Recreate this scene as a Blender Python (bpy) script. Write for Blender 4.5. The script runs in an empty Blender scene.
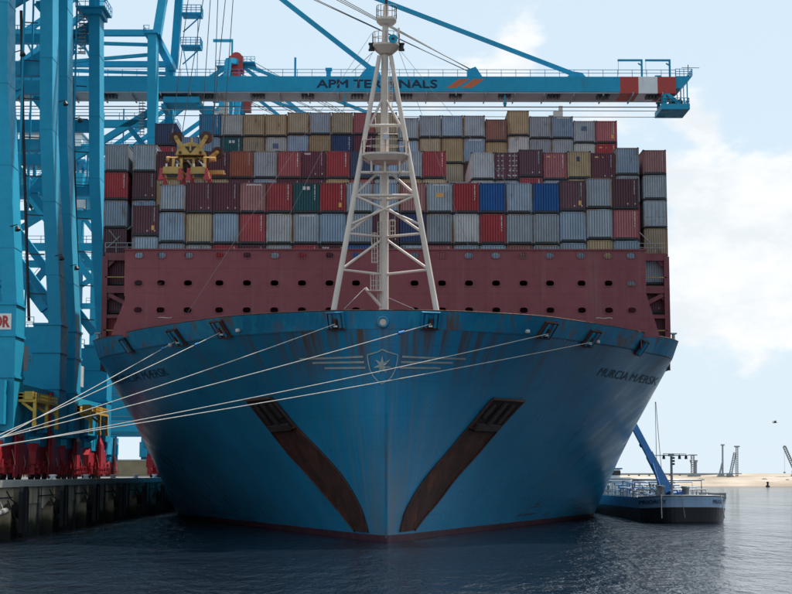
import bpy, math, random
import numpy as np
from mathutils import Vector, Matrix
random.seed(7)
C = bpy.context.scene.collection
SC = bpy.context.scene
R = math.radians
PI = math.pi

# ------------------------------------------------------------------ camera
F = 1540.0                       # focal length in pixels of a 792 px wide frame
PITCH = math.atan((474 - 297) / F)
YAW = math.atan(10 / F)
CAM = Vector((0, 0, 5.5))
cd = bpy.data.cameras.new('camera')
cam = bpy.data.objects.new('camera', cd); C.objects.link(cam)
cam.location = CAM
cam.rotation_euler = (PI / 2 + PITCH, 0, -YAW)
cd.sensor_width = 36; cd.sensor_fit = 'HORIZONTAL'; cd.lens = 36 * F / 792
cd.clip_start = 0.5; cd.clip_end = 20000
SC.camera = cam

# ------------------------------------------------------------------ world, sun, exposure
SUN_EL, SUN_AZ = 60.0, 45.0      # azimuth clockwise from +Y
w = bpy.data.worlds.new('World'); SC.world = w; w.use_nodes = True
nt = w.node_tree; nt.nodes.clear()
def wn(t, **k):
    n = nt.nodes.new(t)
    for a, b in k.items(): setattr(n, a, b)
    return n
WL = nt.links.new
def wmath(op, a, b=None, clamp=False):
    n = wn('ShaderNodeMath', operation=op, use_clamp=clamp)
    for i, v in enumerate((a, b)):
        if v is None: continue
        if isinstance(v, (int, float)): n.inputs[i].default_value = v
        else: WL(v, n.inputs[i])
    return n.outputs[0]
sky = wn('ShaderNodeTexSky', sky_type='NISHITA', sun_disc=False)
sky.sun_elevation = R(SUN_EL); sky.sun_rotation = R(SUN_AZ)
sky.altitude = 0; sky.air_density = 1.0; sky.dust_density = 0.6; sky.ozone_density = 2.0
tc = wn('ShaderNodeTexCoord')
mp = wn('ShaderNodeMapping'); mp.inputs['Scale'].default_value = (1, 1, 1.9)
WL(tc.outputs['Generated'], mp.inputs['Vector'])
n1 = wn('ShaderNodeTexNoise'); n1.inputs['Scale'].default_value = 9; n1.inputs['Detail'].default_value = 9
n1.inputs['Roughness'].default_value = 0.58; n1.inputs['Distortion'].default_value = 0.25
WL(mp.outputs[0], n1.inputs['Vector'])
n2 = wn('ShaderNodeTexNoise'); n2.inputs['Scale'].default_value = 3.0; n2.inputs['Detail'].default_value = 3
WL(mp.outputs[0], n2.inputs['Vector'])
def sky_dir(px, py):
    st, ct, sp, cp = math.sin(PITCH), math.cos(PITCH), math.sin(YAW), math.cos(YAW)
    f = Vector((sp * ct, cp * ct, st)); r = Vector((cp, -sp, 0)); u = r.cross(f)
    return (f + r * ((px - 396) / F) + u * ((297 - py) / F)).normalized()
dens = wmath('MULTIPLY_ADD', n1.outputs['Fac'], 1.0); nt.nodes[-1].inputs[2].default_value = 0.0
d2 = wmath('MULTIPLY', n2.outputs['Fac'], 0.35)
dens = wmath('ADD', dens, d2)
n3 = wn('ShaderNodeTexNoise'); n3.inputs['Scale'].default_value = 34; n3.inputs['Detail'].default_value = 6; WL(mp.outputs[0], n3.inputs['Vector'])
dens = wmath('ADD', dens, wmath('MULTIPLY', wmath('SUBTRACT', n3.outputs['Fac'], 0.5), 0.22))
# the cumulus groups seen that day: (direction, angular radius in degrees, weight)
for px, py, rad, wt in ((498, 38, 1.5, .16), (540, 52, 1.3, .07), (705, 97, 1.3, .17), (640, 118, 2.2, .12), (735, 180, 2.1, .19), (705, 240, 3.0, .17),
                        (790, 215, 2.2, .18), (750, 290, 2.8, .11), (700, 350, 2.4, .06), (780, 330, 1.8, .08), (786, 310, 1.2, .14), (690, 310, 1.3, .09), (30, 220, 4, .09), (380, 120, 3, .06),
                        (900, 260, 6, .16), (-160, 200, 7, .12), (1150, 150, 7, .12)):
    d = sky_dir(px, py)
    dp = wn('ShaderNodeVectorMath', operation='DOT_PRODUCT'); dp.inputs[1].default_value = d
    nm = wn('ShaderNodeVectorMath', operation='NORMALIZE'); WL(tc.outputs['Generated'], nm.inputs[0])
    WL(nm.outputs[0], dp.inputs[0])
    mr = wn('ShaderNodeMapRange', interpolation_type='SMOOTHSTEP')
    mr.inputs[1].default_value = math.cos(R(rad * 1.5)); mr.inputs[2].default_value = 1.0
    mr.inputs[3].default_value = 0; mr.inputs[4].default_value = wt
    WL(dp.outputs['Value'], mr.inputs[0])
    dens = wmath('ADD', dens, mr.outputs[0])
cr = wn('ShaderNodeMapRange', interpolation_type='SMOOTHSTEP')
cr.inputs[1].default_value = 0.82; cr.inputs[2].default_value = 0.96; cr.inputs[3].default_value = 0; cr.inputs[4].default_value = 0.92
WL(dens, cr.inputs[0])
# white milkiness near the horizon
sx = wn('ShaderNodeSeparateXYZ'); WL(tc.outputs['Generated'], sx.inputs[0])
hz = wn('ShaderNodeMapRange', interpolation_type='SMOOTHSTEP')
hz.inputs[1].default_value = 0.75; hz.inputs[2].default_value = 0.0; hz.inputs[3].default_value = 0.82; hz.inputs[4].default_value = 0.92
WL(sx.outputs['Z'], hz.inputs[0])
SKY_MILK = (4.55, 5.45, 6.1, 1); SKY_CLOUD = (6.5, 6.55, 6.6, 1)
m0 = wn('ShaderNodeMix', data_type='RGBA'); WL(hz.outputs[0], m0.inputs['Factor']); WL(sky.outputs[0], m0.inputs['A']); m0.inputs['B'].default_value = SKY_MILK
m1 = wn('ShaderNodeMix', data_type='RGBA'); WL(cr.outputs[0], m1.inputs['Factor']); WL(m0.outputs['Result'], m1.inputs['A']); ccol = wn('ShaderNodeMix', data_type='RGBA'); csh = wn('ShaderNodeMapRange', interpolation_type='SMOOTHSTEP'); csh.inputs[1].default_value = 0.36; csh.inputs[2].default_value = 0.62
n4 = wn('ShaderNodeTexNoise'); n4.inputs['Scale'].default_value = 15; n4.inputs['Detail'].default_value = 7; n4.inputs['Roughness'].default_value = 0.6; WL(mp.outputs[0], n4.inputs['Vector']); WL(n4.outputs['Fac'], csh.inputs[0]); WL(csh.outputs[0], ccol.inputs['Factor']); ccol.inputs['A'].default_value = (5.4, 5.75, 6.0, 1); ccol.inputs['B'].default_value = SKY_CLOUD; WL(ccol.outputs['Result'], m1.inputs['B'])
hw2 = wn('ShaderNodeMapRange', interpolation_type='SMOOTHSTEP')
hw2.inputs[1].default_value = 0.20; hw2.inputs[2].default_value = 0.0; hw2.inputs[3].default_value = 0.0; hw2.inputs[4].default_value = 0.8
WL(sx.outputs['Z'], hw2.inputs[0])
m2 = wn('ShaderNodeMix', data_type='RGBA'); WL(hw2.outputs[0], m2.inputs['Factor']); WL(m0.outputs['Result'], m2.inputs['A']); m2.inputs['B'].default_value = (4.8, 5.55, 6.1, 1)
nt.links.remove(m1.inputs['A'].links[0]); WL(m2.outputs['Result'], m1.inputs['A'])
bg = wn('ShaderNodeBackground'); bg.inputs['Strength'].default_value = 0.10
WL(m1.outputs['Result'], bg.inputs['Color'])
wo = wn('ShaderNodeOutputWorld'); WL(bg.outputs[0], wo.inputs['Surface'])

sd = bpy.data.lights.new('sun', 'SUN'); sd.energy = 4.3; sd.angle = R(0.6); sd.color = (1.0, 0.95, 0.87)
sun = bpy.data.objects.new('sun', sd); C.objects.link(sun); sun.location = (60, 200, 260)
SDIR = Vector((math.sin(R(SUN_AZ)) * math.cos(R(SUN_EL)), math.cos(R(SUN_AZ)) * math.cos(R(SUN_EL)), math.sin(R(SUN_EL))))
sun.rotation_euler = SDIR.to_track_quat('Z', 'Y').to_euler()

vs = SC.view_settings
vs.view_transform = 'Standard'; vs.look = 'None'; vs.gamma = 1; vs.use_curve_mapping = False; vs.exposure = 0.66
SC.cycles.max_bounces = 6; SC.cycles.diffuse_bounces = 3; SC.cycles.glossy_bounces = 3
SC.cycles.transmission_bounces = 2; SC.cycles.transparent_max_bounces = 4; SC.cycles.volume_bounces = 0
SC.cycles.caustics_reflective = False; SC.cycles.caustics_refractive = False
SC.cycles.sample_clamp_indirect = 6

# ------------------------------------------------------------------ pixel <-> place helpers (real positions are derived from the photo)
_st, _ct, _sp, _cp = math.sin(PITCH), math.cos(PITCH), math.sin(YAW), math.cos(YAW)
FW = Vector((_sp * _ct, _cp * _ct, _st)); RT = Vector((_cp, -_sp, 0)); UP = RT.cross(FW)
def ray(px, py): return FW + RT * ((px - 396) / F) + UP * ((297 - py) / F)
def at(px, py, Y):
    d = ray(px, py); return CAM + d * (Y / d.y)
def on_z(px, py, z):
    d = ray(px, py); return CAM + d * ((z - CAM.z) / d.z)
def at_x(px, py, X):
    d = ray(px, py); return CAM + d * (X / d.x)

# ------------------------------------------------------------------ mesh builder
class MB:
    def __init__(s): s.v = []; s.f = []; s.sm = []; s.mi = []; s.cur = 0
    def add(s, vs_, fs, smooth=False):
        o = len(s.v); s.v += [tuple(v) for v in vs_]
        for f in fs: s.f.append(tuple(i + o for i in f)); s.sm.append(smooth); s.mi.append(s.cur)
        return s
    def box(s, x0, x1, y0, y1, z0, z1):
        return s.add([(x0, y0, z0), (x1, y0, z0), (x1, y1, z0), (x0, y1, z0), (x0, y0, z1), (x1, y0, z1), (x1, y1, z1), (x0, y1, z1)],
                     [(0, 3, 2, 1), (4, 5, 6, 7), (0, 1, 5, 4), (1, 2, 6, 5), (2, 3, 7, 6), (3, 0, 4, 7)])
    def cbox(s, c, sx, sy, sz): return s.box(c[0] - sx / 2, c[0] + sx / 2, c[1] - sy / 2, c[1] + sy / 2, c[2] - sz / 2, c[2] + sz / 2)
    def frame(s, p, q, up=None):
        p, q = Vector(p), Vector(q); d = (q - p).normalized()
        u = Vector(up) if up is not None else (Vector((0, 0, 1)) if abs(d.z) < 0.95 else Vector((0, 1, 0)))
        a = d.cross(u).normalized(); b = a.cross(d).normalized()
        return p, q, a, b
    def bar(s, p, q, w_, h, up=None, w2=None, h2=None):
        p, q, a, b = s.frame(p, q, up); w2 = w2 or w_; h2 = h2 or h
        vs_ = [p + a * (i * w_ / 2) + b * (j * h / 2) for i, j in ((-1, -1), (1, -1), (1, 1), (-1, 1))] + \
              [q + a * (i * w2 / 2) + b * (j * h2 / 2) for i, j in ((-1, -1), (1, -1), (1, 1), (-1, 1))]
        return s.add(vs_, [(0, 1, 2, 3), (7, 6, 5, 4), (0, 4, 5, 1), (1, 5, 6, 2), (2, 6, 7, 3), (3, 7, 4, 0)])
    def tube(s, p, q, r, n=8, r2=None, caps=True):
        p, q, a, b = s.frame(p, q); r2 = r if r2 is None else r2
        vs_ = [p + (a * math.cos(2 * PI * i / n) + b * math.sin(2 * PI * i / n)) * r for i in range(n)] + \
              [q + (a * math.cos(2 * PI * i / n) + b * math.sin(2 * PI * i / n)) * r2 for i in range(n)]
        s.add(vs_, [(i, i + n, (i + 1) % n + n, (i + 1) % n) for i in range(n)], True)
        if caps:
            s.add(vs_[:n], [tuple(range(n))]); s.add(vs_[n:], [tuple(reversed(range(n)))])
        return s
    def path(s, pts, r, n=6):
        pts = [Vector(p) for p in pts]; rings = []
        for i, p in enumerate(pts):
            d = (pts[min(i + 1, len(pts) - 1)] - pts[max(i - 1, 0)]).normalized()
            u = Vector((0, 0, 1)) if abs(d.z) < 0.95 else Vector((0, 1, 0))
            a = d.cross(u).normalized(); b = a.cross(d).normalized()
            rings += [p + (a * math.cos(2 * PI * k / n) + b * math.sin(2 * PI * k / n)) * r for k in range(n)]
        fs = [(i * n + k, (i + 1) * n + k, (i + 1) * n + (k + 1) % n, i * n + (k + 1) % n) for i in range(len(pts) - 1) for k in range(n)]
        return s.add(rings, fs, True)
    def poly(s, pts, depth):            # closed outline (list of Vectors), extruded by the vector depth
        n = len(pts); depth = Vector(depth)
        a = [Vector(p) for p in pts]; b = [p + depth for p in a]
        return s.add(a + b, [tuple(range(n)), tuple(range(2 * n - 1, n - 1, -1))] + [(i, i + n, (i + 1) % n + n, (i + 1) % n) for i in range(n)])
    def lathe(s, c, prof, n=12):        # profile of (r, z) about a vertical axis
        c = Vector(c); vs_ = [c + Vector((r * math.cos(2 * PI * k / n), r * math.sin(2 * PI * k / n), z)) for r, z in prof for k in range(n)]
        m = len(prof)
        s.add(vs_, [(i * n + k, i * n + (k + 1) % n, (i + 1) * n + (k + 1) % n, (i + 1) * n + k) for i in range(m - 1) for k in range(n)], True)
        s.add(vs_[-n:], [tuple(range(n))])
        return s
    def railing(s, pts, h=1.1, step=2.2, r=0.03, mids=(0.55,)):
        pts = [Vector(p) for p in pts]
        for p, q in zip(pts, pts[1:]):
            L = (q - p).length; k = max(1, round(L / step))
            for i in range(k + 1):
                a = p.lerp(q, i / k); s.bar(a, a + Vector((0, 0, h)), 2 * r, 2 * r)
            for hh in (h,) + tuple(mids): s.bar(p + Vector((0, 0, hh)), q + Vector((0, 0, hh)), 2 * r, 2 * r)
        return s
    def mesh(s, name, mats, o=(0, 0, 0)):
        m = bpy.data.meshes.new(name)
        m.from_pydata([(v[0] - o[0], v[1] - o[1], v[2] - o[2]) for v in s.v], [], s.f)
        m.polygons.foreach_set('use_smooth', s.sm)
        for mm in (mats if isinstance(mats, (list, tuple)) else [mats]): m.materials.append(mm)
        m.polygons.foreach_set('material_index', s.mi)
        m.update(); return m
def link(name, mesh, parent=None, loc=(0, 0, 0)):
    o = bpy.data.objects.new(name, mesh); C.objects.link(o); o.location = loc
    if parent is not None: o.parent = parent
    return o
ORG = {}
def origin(p):
    o = Vector((0, 0, 0))
    while p is not None: o = o + p.location; p = p.parent
    return o
def part(name, mb, mats, parent, label=None):          # mesh given in world coordinates, under a thing
    o = link(name, mb.mesh(name, mats, origin(parent)), parent)
    if label: o['label'] = label
    return o
def lpart(name, mb, mats, parent, label=None):         # mesh given in the thing's own coordinates
    o = link(name, mb.mesh(name, mats), parent)
    if label: o['label'] = label
    return o
def tag(o, label=None, cat=None, group=None, kind=None):
    if label: o['label'] = label
    if cat: o['category'] = cat
    if group: o['group'] = group
    if kind: o['kind'] = kind
    return o
def thing(name, loc, label, cat, group=None):
    o = bpy.data.objects.new(name, None); C.objects.link(o); o.location = loc; o.empty_display_size = 0.5
    return tag(o, label, cat, group)
def solid(name, mb, mats, label, cat, group=None, o=(0, 0, 0)):     # a thing that is one mesh
    return tag(link(name, mb.mesh(name, mats, o), None, o), label, cat, group)
def struct(name, mb, mats, o=(0, 0, 0)):
    return tag(link(name, mb.mesh(name, mats, o), None, o), kind='structure')

def text_faces(txt, bold=0.0):
    cu = bpy.data.curves.new('lettering', 'FONT'); cu.body = txt; cu.size = 1.0; cu.resolution_u = 3; cu.offset = bold
    ob = bpy.data.objects.new('lettering', cu); C.objects.link(ob)
    dg = bpy.context.evaluated_depsgraph_get(); dg.update()
    me = bpy.data.meshes.new_from_object(ob.evaluated_get(dg))
    vs_ = [tuple(v.co) for v in me.vertices]; fs = [tuple(p.vertices) for p in me.polygons]
    bpy.data.objects.remove(ob); bpy.data.curves.remove(cu); bpy.data.meshes.remove(me)
    x0 = min(v[0] for v in vs_); x1 = max(v[0] for v in vs_); y0 = min(v[1] for v in vs_); y1 = max(v[1] for v in vs_)
    return [((v[0] - x0) / (x1 - x0), (v[1] - y0) / (y1 - y0)) for v in vs_], fs
def put_text(mb, txt, fn, bold=0.0):        # fn(u, v) -> point
    uv, fs = text_faces(txt, bold)
    mb.add([fn(u, v) for u, v in uv], fs)
    return mb

# ------------------------------------------------------------------ materials
def new_mat(name):
    m = bpy.data.materials.new(name); m.use_nodes = True
    t = m.node_tree; b = t.nodes['Principled BSDF']; return m, t, b
def N(t, typ, **k):
    n = t.nodes.new(typ)
    for a, b in k.items(): setattr(n, a, b)
    return n
def noise(t, vec, scale, detail=4, rough=0.55, stretch=None):
    if stretch is not None:
        mp_ = N(t, 'ShaderNodeMapping'); mp_.inputs['Scale'].default_value = stretch; t.links.new(vec, mp_.inputs['Vector']); vec = mp_.outputs[0]
    n = N(t, 'ShaderNodeTexNoise'); n.inputs['Scale'].default_value = scale; n.inputs['Detail'].default_value = detail; n.inputs['Roughness'].default_value = rough
    t.links.new(vec, n.inputs['Vector']); return n.outputs['Fac']
def rng(t, val, a, b, c=0.0, d=1.0):
    n = N(t, 'ShaderNodeMapRange', interpolation_type='SMOOTHSTEP'); t.links.new(val, n.inputs[0])
    for i, v in enumerate((a, b, c, d)): n.inputs[i + 1].default_value = v
    return n.outputs[0]
def mixc(t, fac, a, b):
    n = N(t, 'ShaderNodeMix', data_type='RGBA')
    for s, v in (('Factor', fac), ('A', a), ('B', b)):
        if isinstance(v, (tuple, list)): n.inputs[s].default_value = (*v[:3], 1)
        elif isinstance(v, (int, float)): n.inputs[s].default_value = v
        else: t.links.new(v, n.inputs[s])
    return n.outputs['Result']
def mul(t, a, b, op='MULTIPLY'):
    n = N(t, 'ShaderNodeMath', operation=op)
    for i, v in enumerate((a, b)):
        if isinstance(v, (int, float)): n.inputs[i].default_value = v
        else: t.links.new(v, n.inputs[i])
    return n.outputs[0]
def sc(c, k): return tuple(min(1.0, x * k) for x in c)
RUST = (0.11, 0.045, 0.02)
def paint(name, col, rough=0.45, var=0.12, scale=0.5, dirt=RUST, dirt_amt=0.25, streak=(1.2, 1.2, 0.12), thr=(0.58, 0.74), jitter=0.0, metal=0.0, bump=0.0, spec=0.35):
    m, t, b = new_mat(name)
    g = N(t, 'ShaderNodeNewGeometry').outputs['Position']
    a = noise(t, g, scale, 5)
    base = mixc(t, rng(t, a, 0.3, 0.7), sc(col, 1 - var), sc(col, 1 + var))
    fine = noise(t, g, scale * 9, 4)
    base = mixc(t, rng(t, fine, 0.42, 0.8, 0, 0.25), base, sc(col, 0.72))
    if jitter:
        oi = N(t, 'ShaderNodeObjectInfo')
        hs = N(t, 'ShaderNodeHueSaturation'); t.links.new(base, hs.inputs['Color'])
        t.links.new(rng(t, oi.outputs['Random'], 0, 1, 1 - jitter, 1 + jitter), hs.inputs['Value'])
        t.links.new(rng(t, mul(t, mul(t, oi.outputs['Random'], 7.31), 1.0, 'MODULO'), 0, 1, 0.8, 1.12), hs.inputs['Saturation'])
        base = hs.outputs[0]
    if dirt_amt > 0:
        s1 = noise(t, g, 1.0, 6, 0.62, streak)
        s2 = noise(t, g, 0.23, 3)
        f = mul(t, rng(t, s1, thr[0], thr[1]), rng(t, s2, 0.38, 0.62))
        base = mixc(t, mul(t, f, dirt_amt), base, dirt)
    t.links.new(base, b.inputs['Base Color'])
    b.inputs['Metallic'].default_value = metal
    b.inputs['Specular IOR Level'].default_value = spec
    t.links.new(rng(t, fine, 0.3, 0.7, rough - 0.07, rough + 0.1), b.inputs['Roughness'])
    if bump:
        bp = N(t, 'ShaderNodeBump'); bp.inputs['Strength'].default_value = bump; bp.inputs['Distance'].default_value = 0.05
        t.links.new(fine, bp.inputs['Height']); t.links.new(bp.outputs[0], b.inputs['Normal'])
    return m
CRANE_BLUE = (0.004, 0.285, 0.455)
M = {}
M['crane'] = paint('crane_blue', CRANE_BLUE, 0.5, 0.08, 0.15, (0.05, 0.07, 0.08), 0.35, (0.6, 0.6, 0.05))
M['crane_grey'] = paint('boom_underside_grey', (0.33, 0.36, 0.38), 0.6, 0.1, 0.4, (0.2, 0.18, 0.16), 0.4)
M['crane_red'] = paint('bogie_red', (0.36, 0.018, 0.026), 0.45, 0.15, 0.5, (0.05, 0.03, 0.03), 0.5)
M['sign_red'] = paint('sign_red', (0.42, 0.05, 0.04), 0.5, 0.05, 1)
M['orange'] = paint('stripe_orange', (0.55, 0.13, 0.05), 0.5, 0.05, 1, dirt_amt=0)
M['white'] = paint('white_paint', (0.72, 0.72, 0.70), 0.5, 0.05, 0.6, (0.3, 0.25, 0.2), 0.4)
M['cream'] = paint('mast_cream', (0.60, 0.505, 0.435), 0.5, 0.06, 0.5, (0.30, 0.16, 0.09), 0.55, (2, 2, 0.25))
M['letter'] = paint('lettering_navy', (0.012, 0.03, 0.07), 0.5, 0.1, 2, dirt_amt=0)
M['name'] = paint('faded_name_paint', (0.02, 0.055, 0.095), 0.5, 0.25, 1.5, dirt_amt=0)
M['dark'] = paint('dark_steel', (0.02, 0.022, 0.026), 0.5, 0.2, 1, dirt_amt=0.3)
M['steel'] = paint('galvanised_steel', (0.28, 0.29, 0.30), 0.45, 0.15, 1, dirt_amt=0.2, metal=0.3)
M['rubber'] = paint('fender_rubber', (0.012, 0.012, 0.013), 0.7, 0.25, 0.8, (0.05, 0.05, 0.045), 0.5)
M['yellow'] = paint('spreader_yellow', (0.42, 0.265, 0.08), 0.55, 0.2, 1.2, (0.09, 0.06, 0.03), 0.8, (2, 2, 0.6))
M['yellow_bright'] = paint('platform_yellow', (0.58, 0.36, 0.06), 0.5, 0.15, 1.0, (0.09, 0.06, 0.03), 0.5, (2, 2, 0.6))
M['flipper'] = paint('flipper_red', (0.40, 0.04, 0.055), 0.45, 0.08, 1, dirt_amt=0.2)
M['maroon'] = paint('breakwater_maroon', (0.20, 0.047, 0.056), 0.5, 0.09, 0.18, (0.10, 0.035, 0.03), 0.4, (0.8, 0.8, 0.1))
t = M['maroon'].node_tree; b = t.nodes['Principled BSDF']; src = b.inputs['Base Color'].links[0].from_socket
g = N(t, 'ShaderNodeNewGeometry').outputs['Position']; sp = N(t, 'ShaderNodeSeparateXYZ'); t.links.new(g, sp.inputs[0])
def seam_line(val, period, wd):
    f_ = N(t, 'ShaderNodeMath', operation='FRACT'); t.links.new(mul(t, val, period, 'DIVIDE'), f_.inputs[0]); return rng(t, f_.outputs[0], wd / period, 0.0)
sl = mul(t, seam_line(mul(t, sp.outputs['X'], 101.3, 'ADD'), 5.02, .09), seam_line(mul(t, sp.outputs['Z'], 40.1, 'ADD'), 2.3, .08), 'MAXIMUM')
c2 = mixc(t, mul(t, sl, .4), src, (0.05, 0.016, 0.02))
runs = mul(t, rng(t, noise(t, g, 1.0, 7, 0.68, (1.8, 0.2, 0.06)), 0.5, 0.68, 0, .5), rng(t, noise(t, g, 0.2, 3), 0.4, 0.6))
c2 = mixc(t, runs, c2, (0.21, 0.10, 0.09))
t.links.new(c2, b.inputs['Base Color'])
M['maroon_deck'] = paint('deck_maroon', (0.15, 0.045, 0.045), 0.6, 0.15, 0.5)
M['rope'] = paint('mooring_rope', (0.48, 0.46, 0.42), 0.85, 0.15, 3, (0.2, 0.18, 0.15), 0.6)
M['rope_blue'] = paint('rope_cover_blue', (0.03, 0.20, 0.50), 0.7, 0.1, 3, dirt_amt=0)
M['wire'] = paint('wire_rope', (0.06, 0.06, 0.065), 0.6, 0.1, 3, dirt_amt=0)
M['wire_light'] = paint('rigging_wire', (0.33, 0.33, 0.33), 0.6, 0.1, 3, dirt_amt=0)
M['emblem'] = paint('emblem_pale', (0.40, 0.44, 0.42), 0.5, 0.12, 1.5, (0.12, 0.11, 0.09), 0.6)
M['chute'] = paint('rusty_chute', (0.062, 0.024, 0.019), 0.7, 0.35, 0.7, (0.17, 0.05, 0.024), 0.9, (1.1, 1.1, 0.35), (0.5, 0.72), bump=0.5)
M['pocket'] = paint('pocket_shade', (0.018, 0.012, 0.012), 0.7, 0.3, 1, (0.09, 0.03, 0.015), 0.5)
M['anchor'] = paint('anchor_steel', (0.05, 0.036, 0.036), 0.55, 0.25, 1.2, (0.15, 0.05, 0.02), 0.7)
M['barge_black'] = paint('barge_black', (0.022, 0.022, 0.028), 0.4, 0.2, 0.6, (0.05, 0.03, 0.025), 0.5)
M['barge_blue'] = paint('barge_light_blue', (0.30, 0.42, 0.58), 0.45, 0.08, 0.6, (0.10, 0.09, 0.08), 0.5)
M['barge_crane'] = paint('barge_crane_blue', (0.02, 0.125, 0.33), 0.4, 0.08, 0.6, dirt_amt=0.2)
M['barge_deck'] = paint('barge_deck_grey', (0.10, 0.12, 0.14), 0.6, 0.2, 0.8)
M['tan_wall'] = paint('far_wall_tan', (0.36, 0.27, 0.16), 0.8, 0.12, 0.4, (0.15, 0.12, 0.09), 0.5)
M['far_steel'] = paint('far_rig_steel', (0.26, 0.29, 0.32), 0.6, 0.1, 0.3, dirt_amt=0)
M['gull'] = paint('gull_grey', (0.12, 0.12, 0.12), 0.8, 0.1, 3, dirt_amt=0)
M['sticker'] = paint('sticker_orange', (0.55, 0.30, 0.09), 0.5, 0.05, 3, dirt_amt=0)
M['patch_blue'] = paint('patch_blue', (0.06, 0.09, 0.16), 0.5, 0.3, 3, dirt_amt=0)
M['marks'] = paint('marking_white', (0.55, 0.52, 0.50), 0.55, 0.1, 3, dirt_amt=0)
M['lamp'] = paint('lamp_glass', (0.35, 0.42, 0.5), 0.15, 0.05, 3, dirt_amt=0)

# hull: blue paint, patched and streaked with rust below the chocks
m, t, b = new_mat('hull_blue'); M['hull'] = m
g = N(t, 'ShaderNodeNewGeometry').outputs['Position']
HB = (0.018, 0.245, 0.45)
sp = N(t, 'ShaderNodeSeparateXYZ'); t.links.new(g, sp.inputs[0]); X_, Z_ = sp.outputs['X'], sp.outputs['Z']
ab = N(t, 'ShaderNodeMath', operation='ABSOLUTE'); t.links.new(X_, ab.inputs[0])
fan = mul(t, mul(t, X_, mul(t, Z_, 11.0, 'ADD'), 'DIVIDE'), 14.0)
cv = N(t, 'ShaderNodeCombineXYZ'); t.links.new(fan, cv.inputs[0]); t.links.new(Z_, cv.inputs[2]); t.links.new(mul(t, sp.outputs['Y'], 0.0), cv.inputs[1]); V = cv.outputs[0]
base = mixc(t, rng(t, noise(t, g, 0.10, 6), 0.32, 0.68), sc(HB, 0.88), sc(HB, 1.10))
base = mixc(t, rng(t, noise(t, V, 1.0, 8, 0.65, (1.2, 1, 0.05)), 0.46, 0.70, 0, 0.24), base, (0.085, 0.15, 0.18))
base = mixc(t, rng(t, noise(t, V, 1.0, 6, 0.7, (5.0, 1, 0.12)), 0.50, 0.72, 0, 0.16), base, sc(HB, 0.62))
# plate seams
def seam(val, period, wd):
    fr = mul(t, mul(t, val, period, 'DIVIDE'), 0.0, 'ADD'); f_ = N(t, 'ShaderNodeMath', operation='FRACT'); t.links.new(fr, f_.inputs[0]); return rng(t, f_.outputs[0], wd / period, 0.0)
sm_ = mul(t, mul(t, seam(mul(t, Z_, 50.3, 'ADD'), 2.75, 0.10), seam(mul(t, X_, 203.1, 'ADD'), 6.4, 0.09), 'ADD'), 0.35)
base = mixc(t, sm_, base, sc(HB, 0.45))
# rust running down from the knuckle and the chocks
topz = mul(t, rng(t, Z_, 11.0, 16.9), rng(t, Z_, 17.0, 16.93))
str1 = rng(t, noise(t, V, 1.0, 7, 0.66, (2.6, 1, 0.05)), 0.42, 0.62)
near = rng(t, ab.outputs[0], 12.0, 6.0, 0.0, 0.9)
rustf = mul(t, mul(t, topz, str1), mul(t, rng(t, noise(t, V, 1.0, 3, 0.5, (0.45, 1, 0.05)), 0.46, 0.62, 0.05, 0.6), near, 'MAXIMUM'))
base = mixc(t, rustf, base, (0.15, 0.068, 0.03))
str2 = mul(t, rng(t, noise(t, V, 1.0, 7, 0.7, (6.0, 1, 0.04)), 0.52, 0.68, 0, 0.6), mul(t, rng(t, ab.outputs[0], 8, 1), rng(t, Z_, 15, 9)))
base = mixc(t, str2, base, (0.24, 0.20, 0.15))
stemf = mul(t, mul(t, rng(t, ab.outputs[0], 2.6, 0.1), rng(t, Z_, 11, 3)), rng(t, noise(t, V, 1.0, 6, 0.65, (2.5, 1, 0.1)), 0.35, 0.65, 0.15, 0.7))
base = mixc(t, stemf, base, (0.20, 0.19, 0.165))
# fender scuffs low on the shoulders
scuff = rng(t, noise(t, g, 1.0, 5, 0.7, (0.30, 0.10, 2.2)), 0.54, 0.64, 0, 0.8)
scuff = mul(t, mul(t, scuff, rng(t, Z_, 5, 1.2)), rng(t, ab.outputs[0], 6, 16))
base = mixc(t, scuff, base, (0.055, 0.035, 0.028))
t.links.new(base, b.inputs['Base Color'])
t.links.new(rng(t, noise(t, V, 1.0, 5, 0.6, (1.2, 1, 0.2)), 0.3, 0.7, 0.24, 0.42), b.inputs['Roughness'])
b.inputs['Specular IOR Level'].default_value = 0.5
bp = N(t, 'ShaderNodeBump'); bp.inputs['Strength'].default_value = 0.25; bp.inputs['Distance'].default_value = 0.12
t.links.new(noise(t, g, 0.33, 2, 0.4), bp.inputs['Height']); t.links.new(bp.outputs[0], b.inputs['Normal'])
M['boot'] = paint('boot_topping', (0.085, 0.035, 0.048), 0.5, 0.25, 0.5, (0.03, 0.03, 0.03), 0.7, (0.5, 0.5, 1.5))
m, t, b = new_mat('bulwark_blue'); M['bulwark'] = m
g = N(t, 'ShaderNodeNewGeometry').outputs['Position']
BB = (0.010, 0.20, 0.37)
base = mixc(t, rng(t, noise(t, g, 0.3, 5), 0.32, 0.68), sc(BB, 0.85), sc(BB, 1.12))
base = mixc(t, rng(t, noise(t, g, 1.0, 3, 0.5, (0.9, 0.9, 0.14)), 0.55, 0.58, 0, 0.6), base, (0.012, 0.25, 0.40))
base = mixc(t, mul(t, rng(t, noise(t, g, 1.0, 7, 0.68, (1.3, 0.25, 0.22)), 0.47, 0.62, 0, 0.85), rng(t, noise(t, g, 0.3, 3), 0.42, 0.58)), base, (0.16, 0.075, 0.034))
t.links.new(base, b.inputs['Base Color']); b.inputs['Roughness'].default_value = 0.5; b.inputs['Specular IOR Level'].default_value = 0.35

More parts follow.
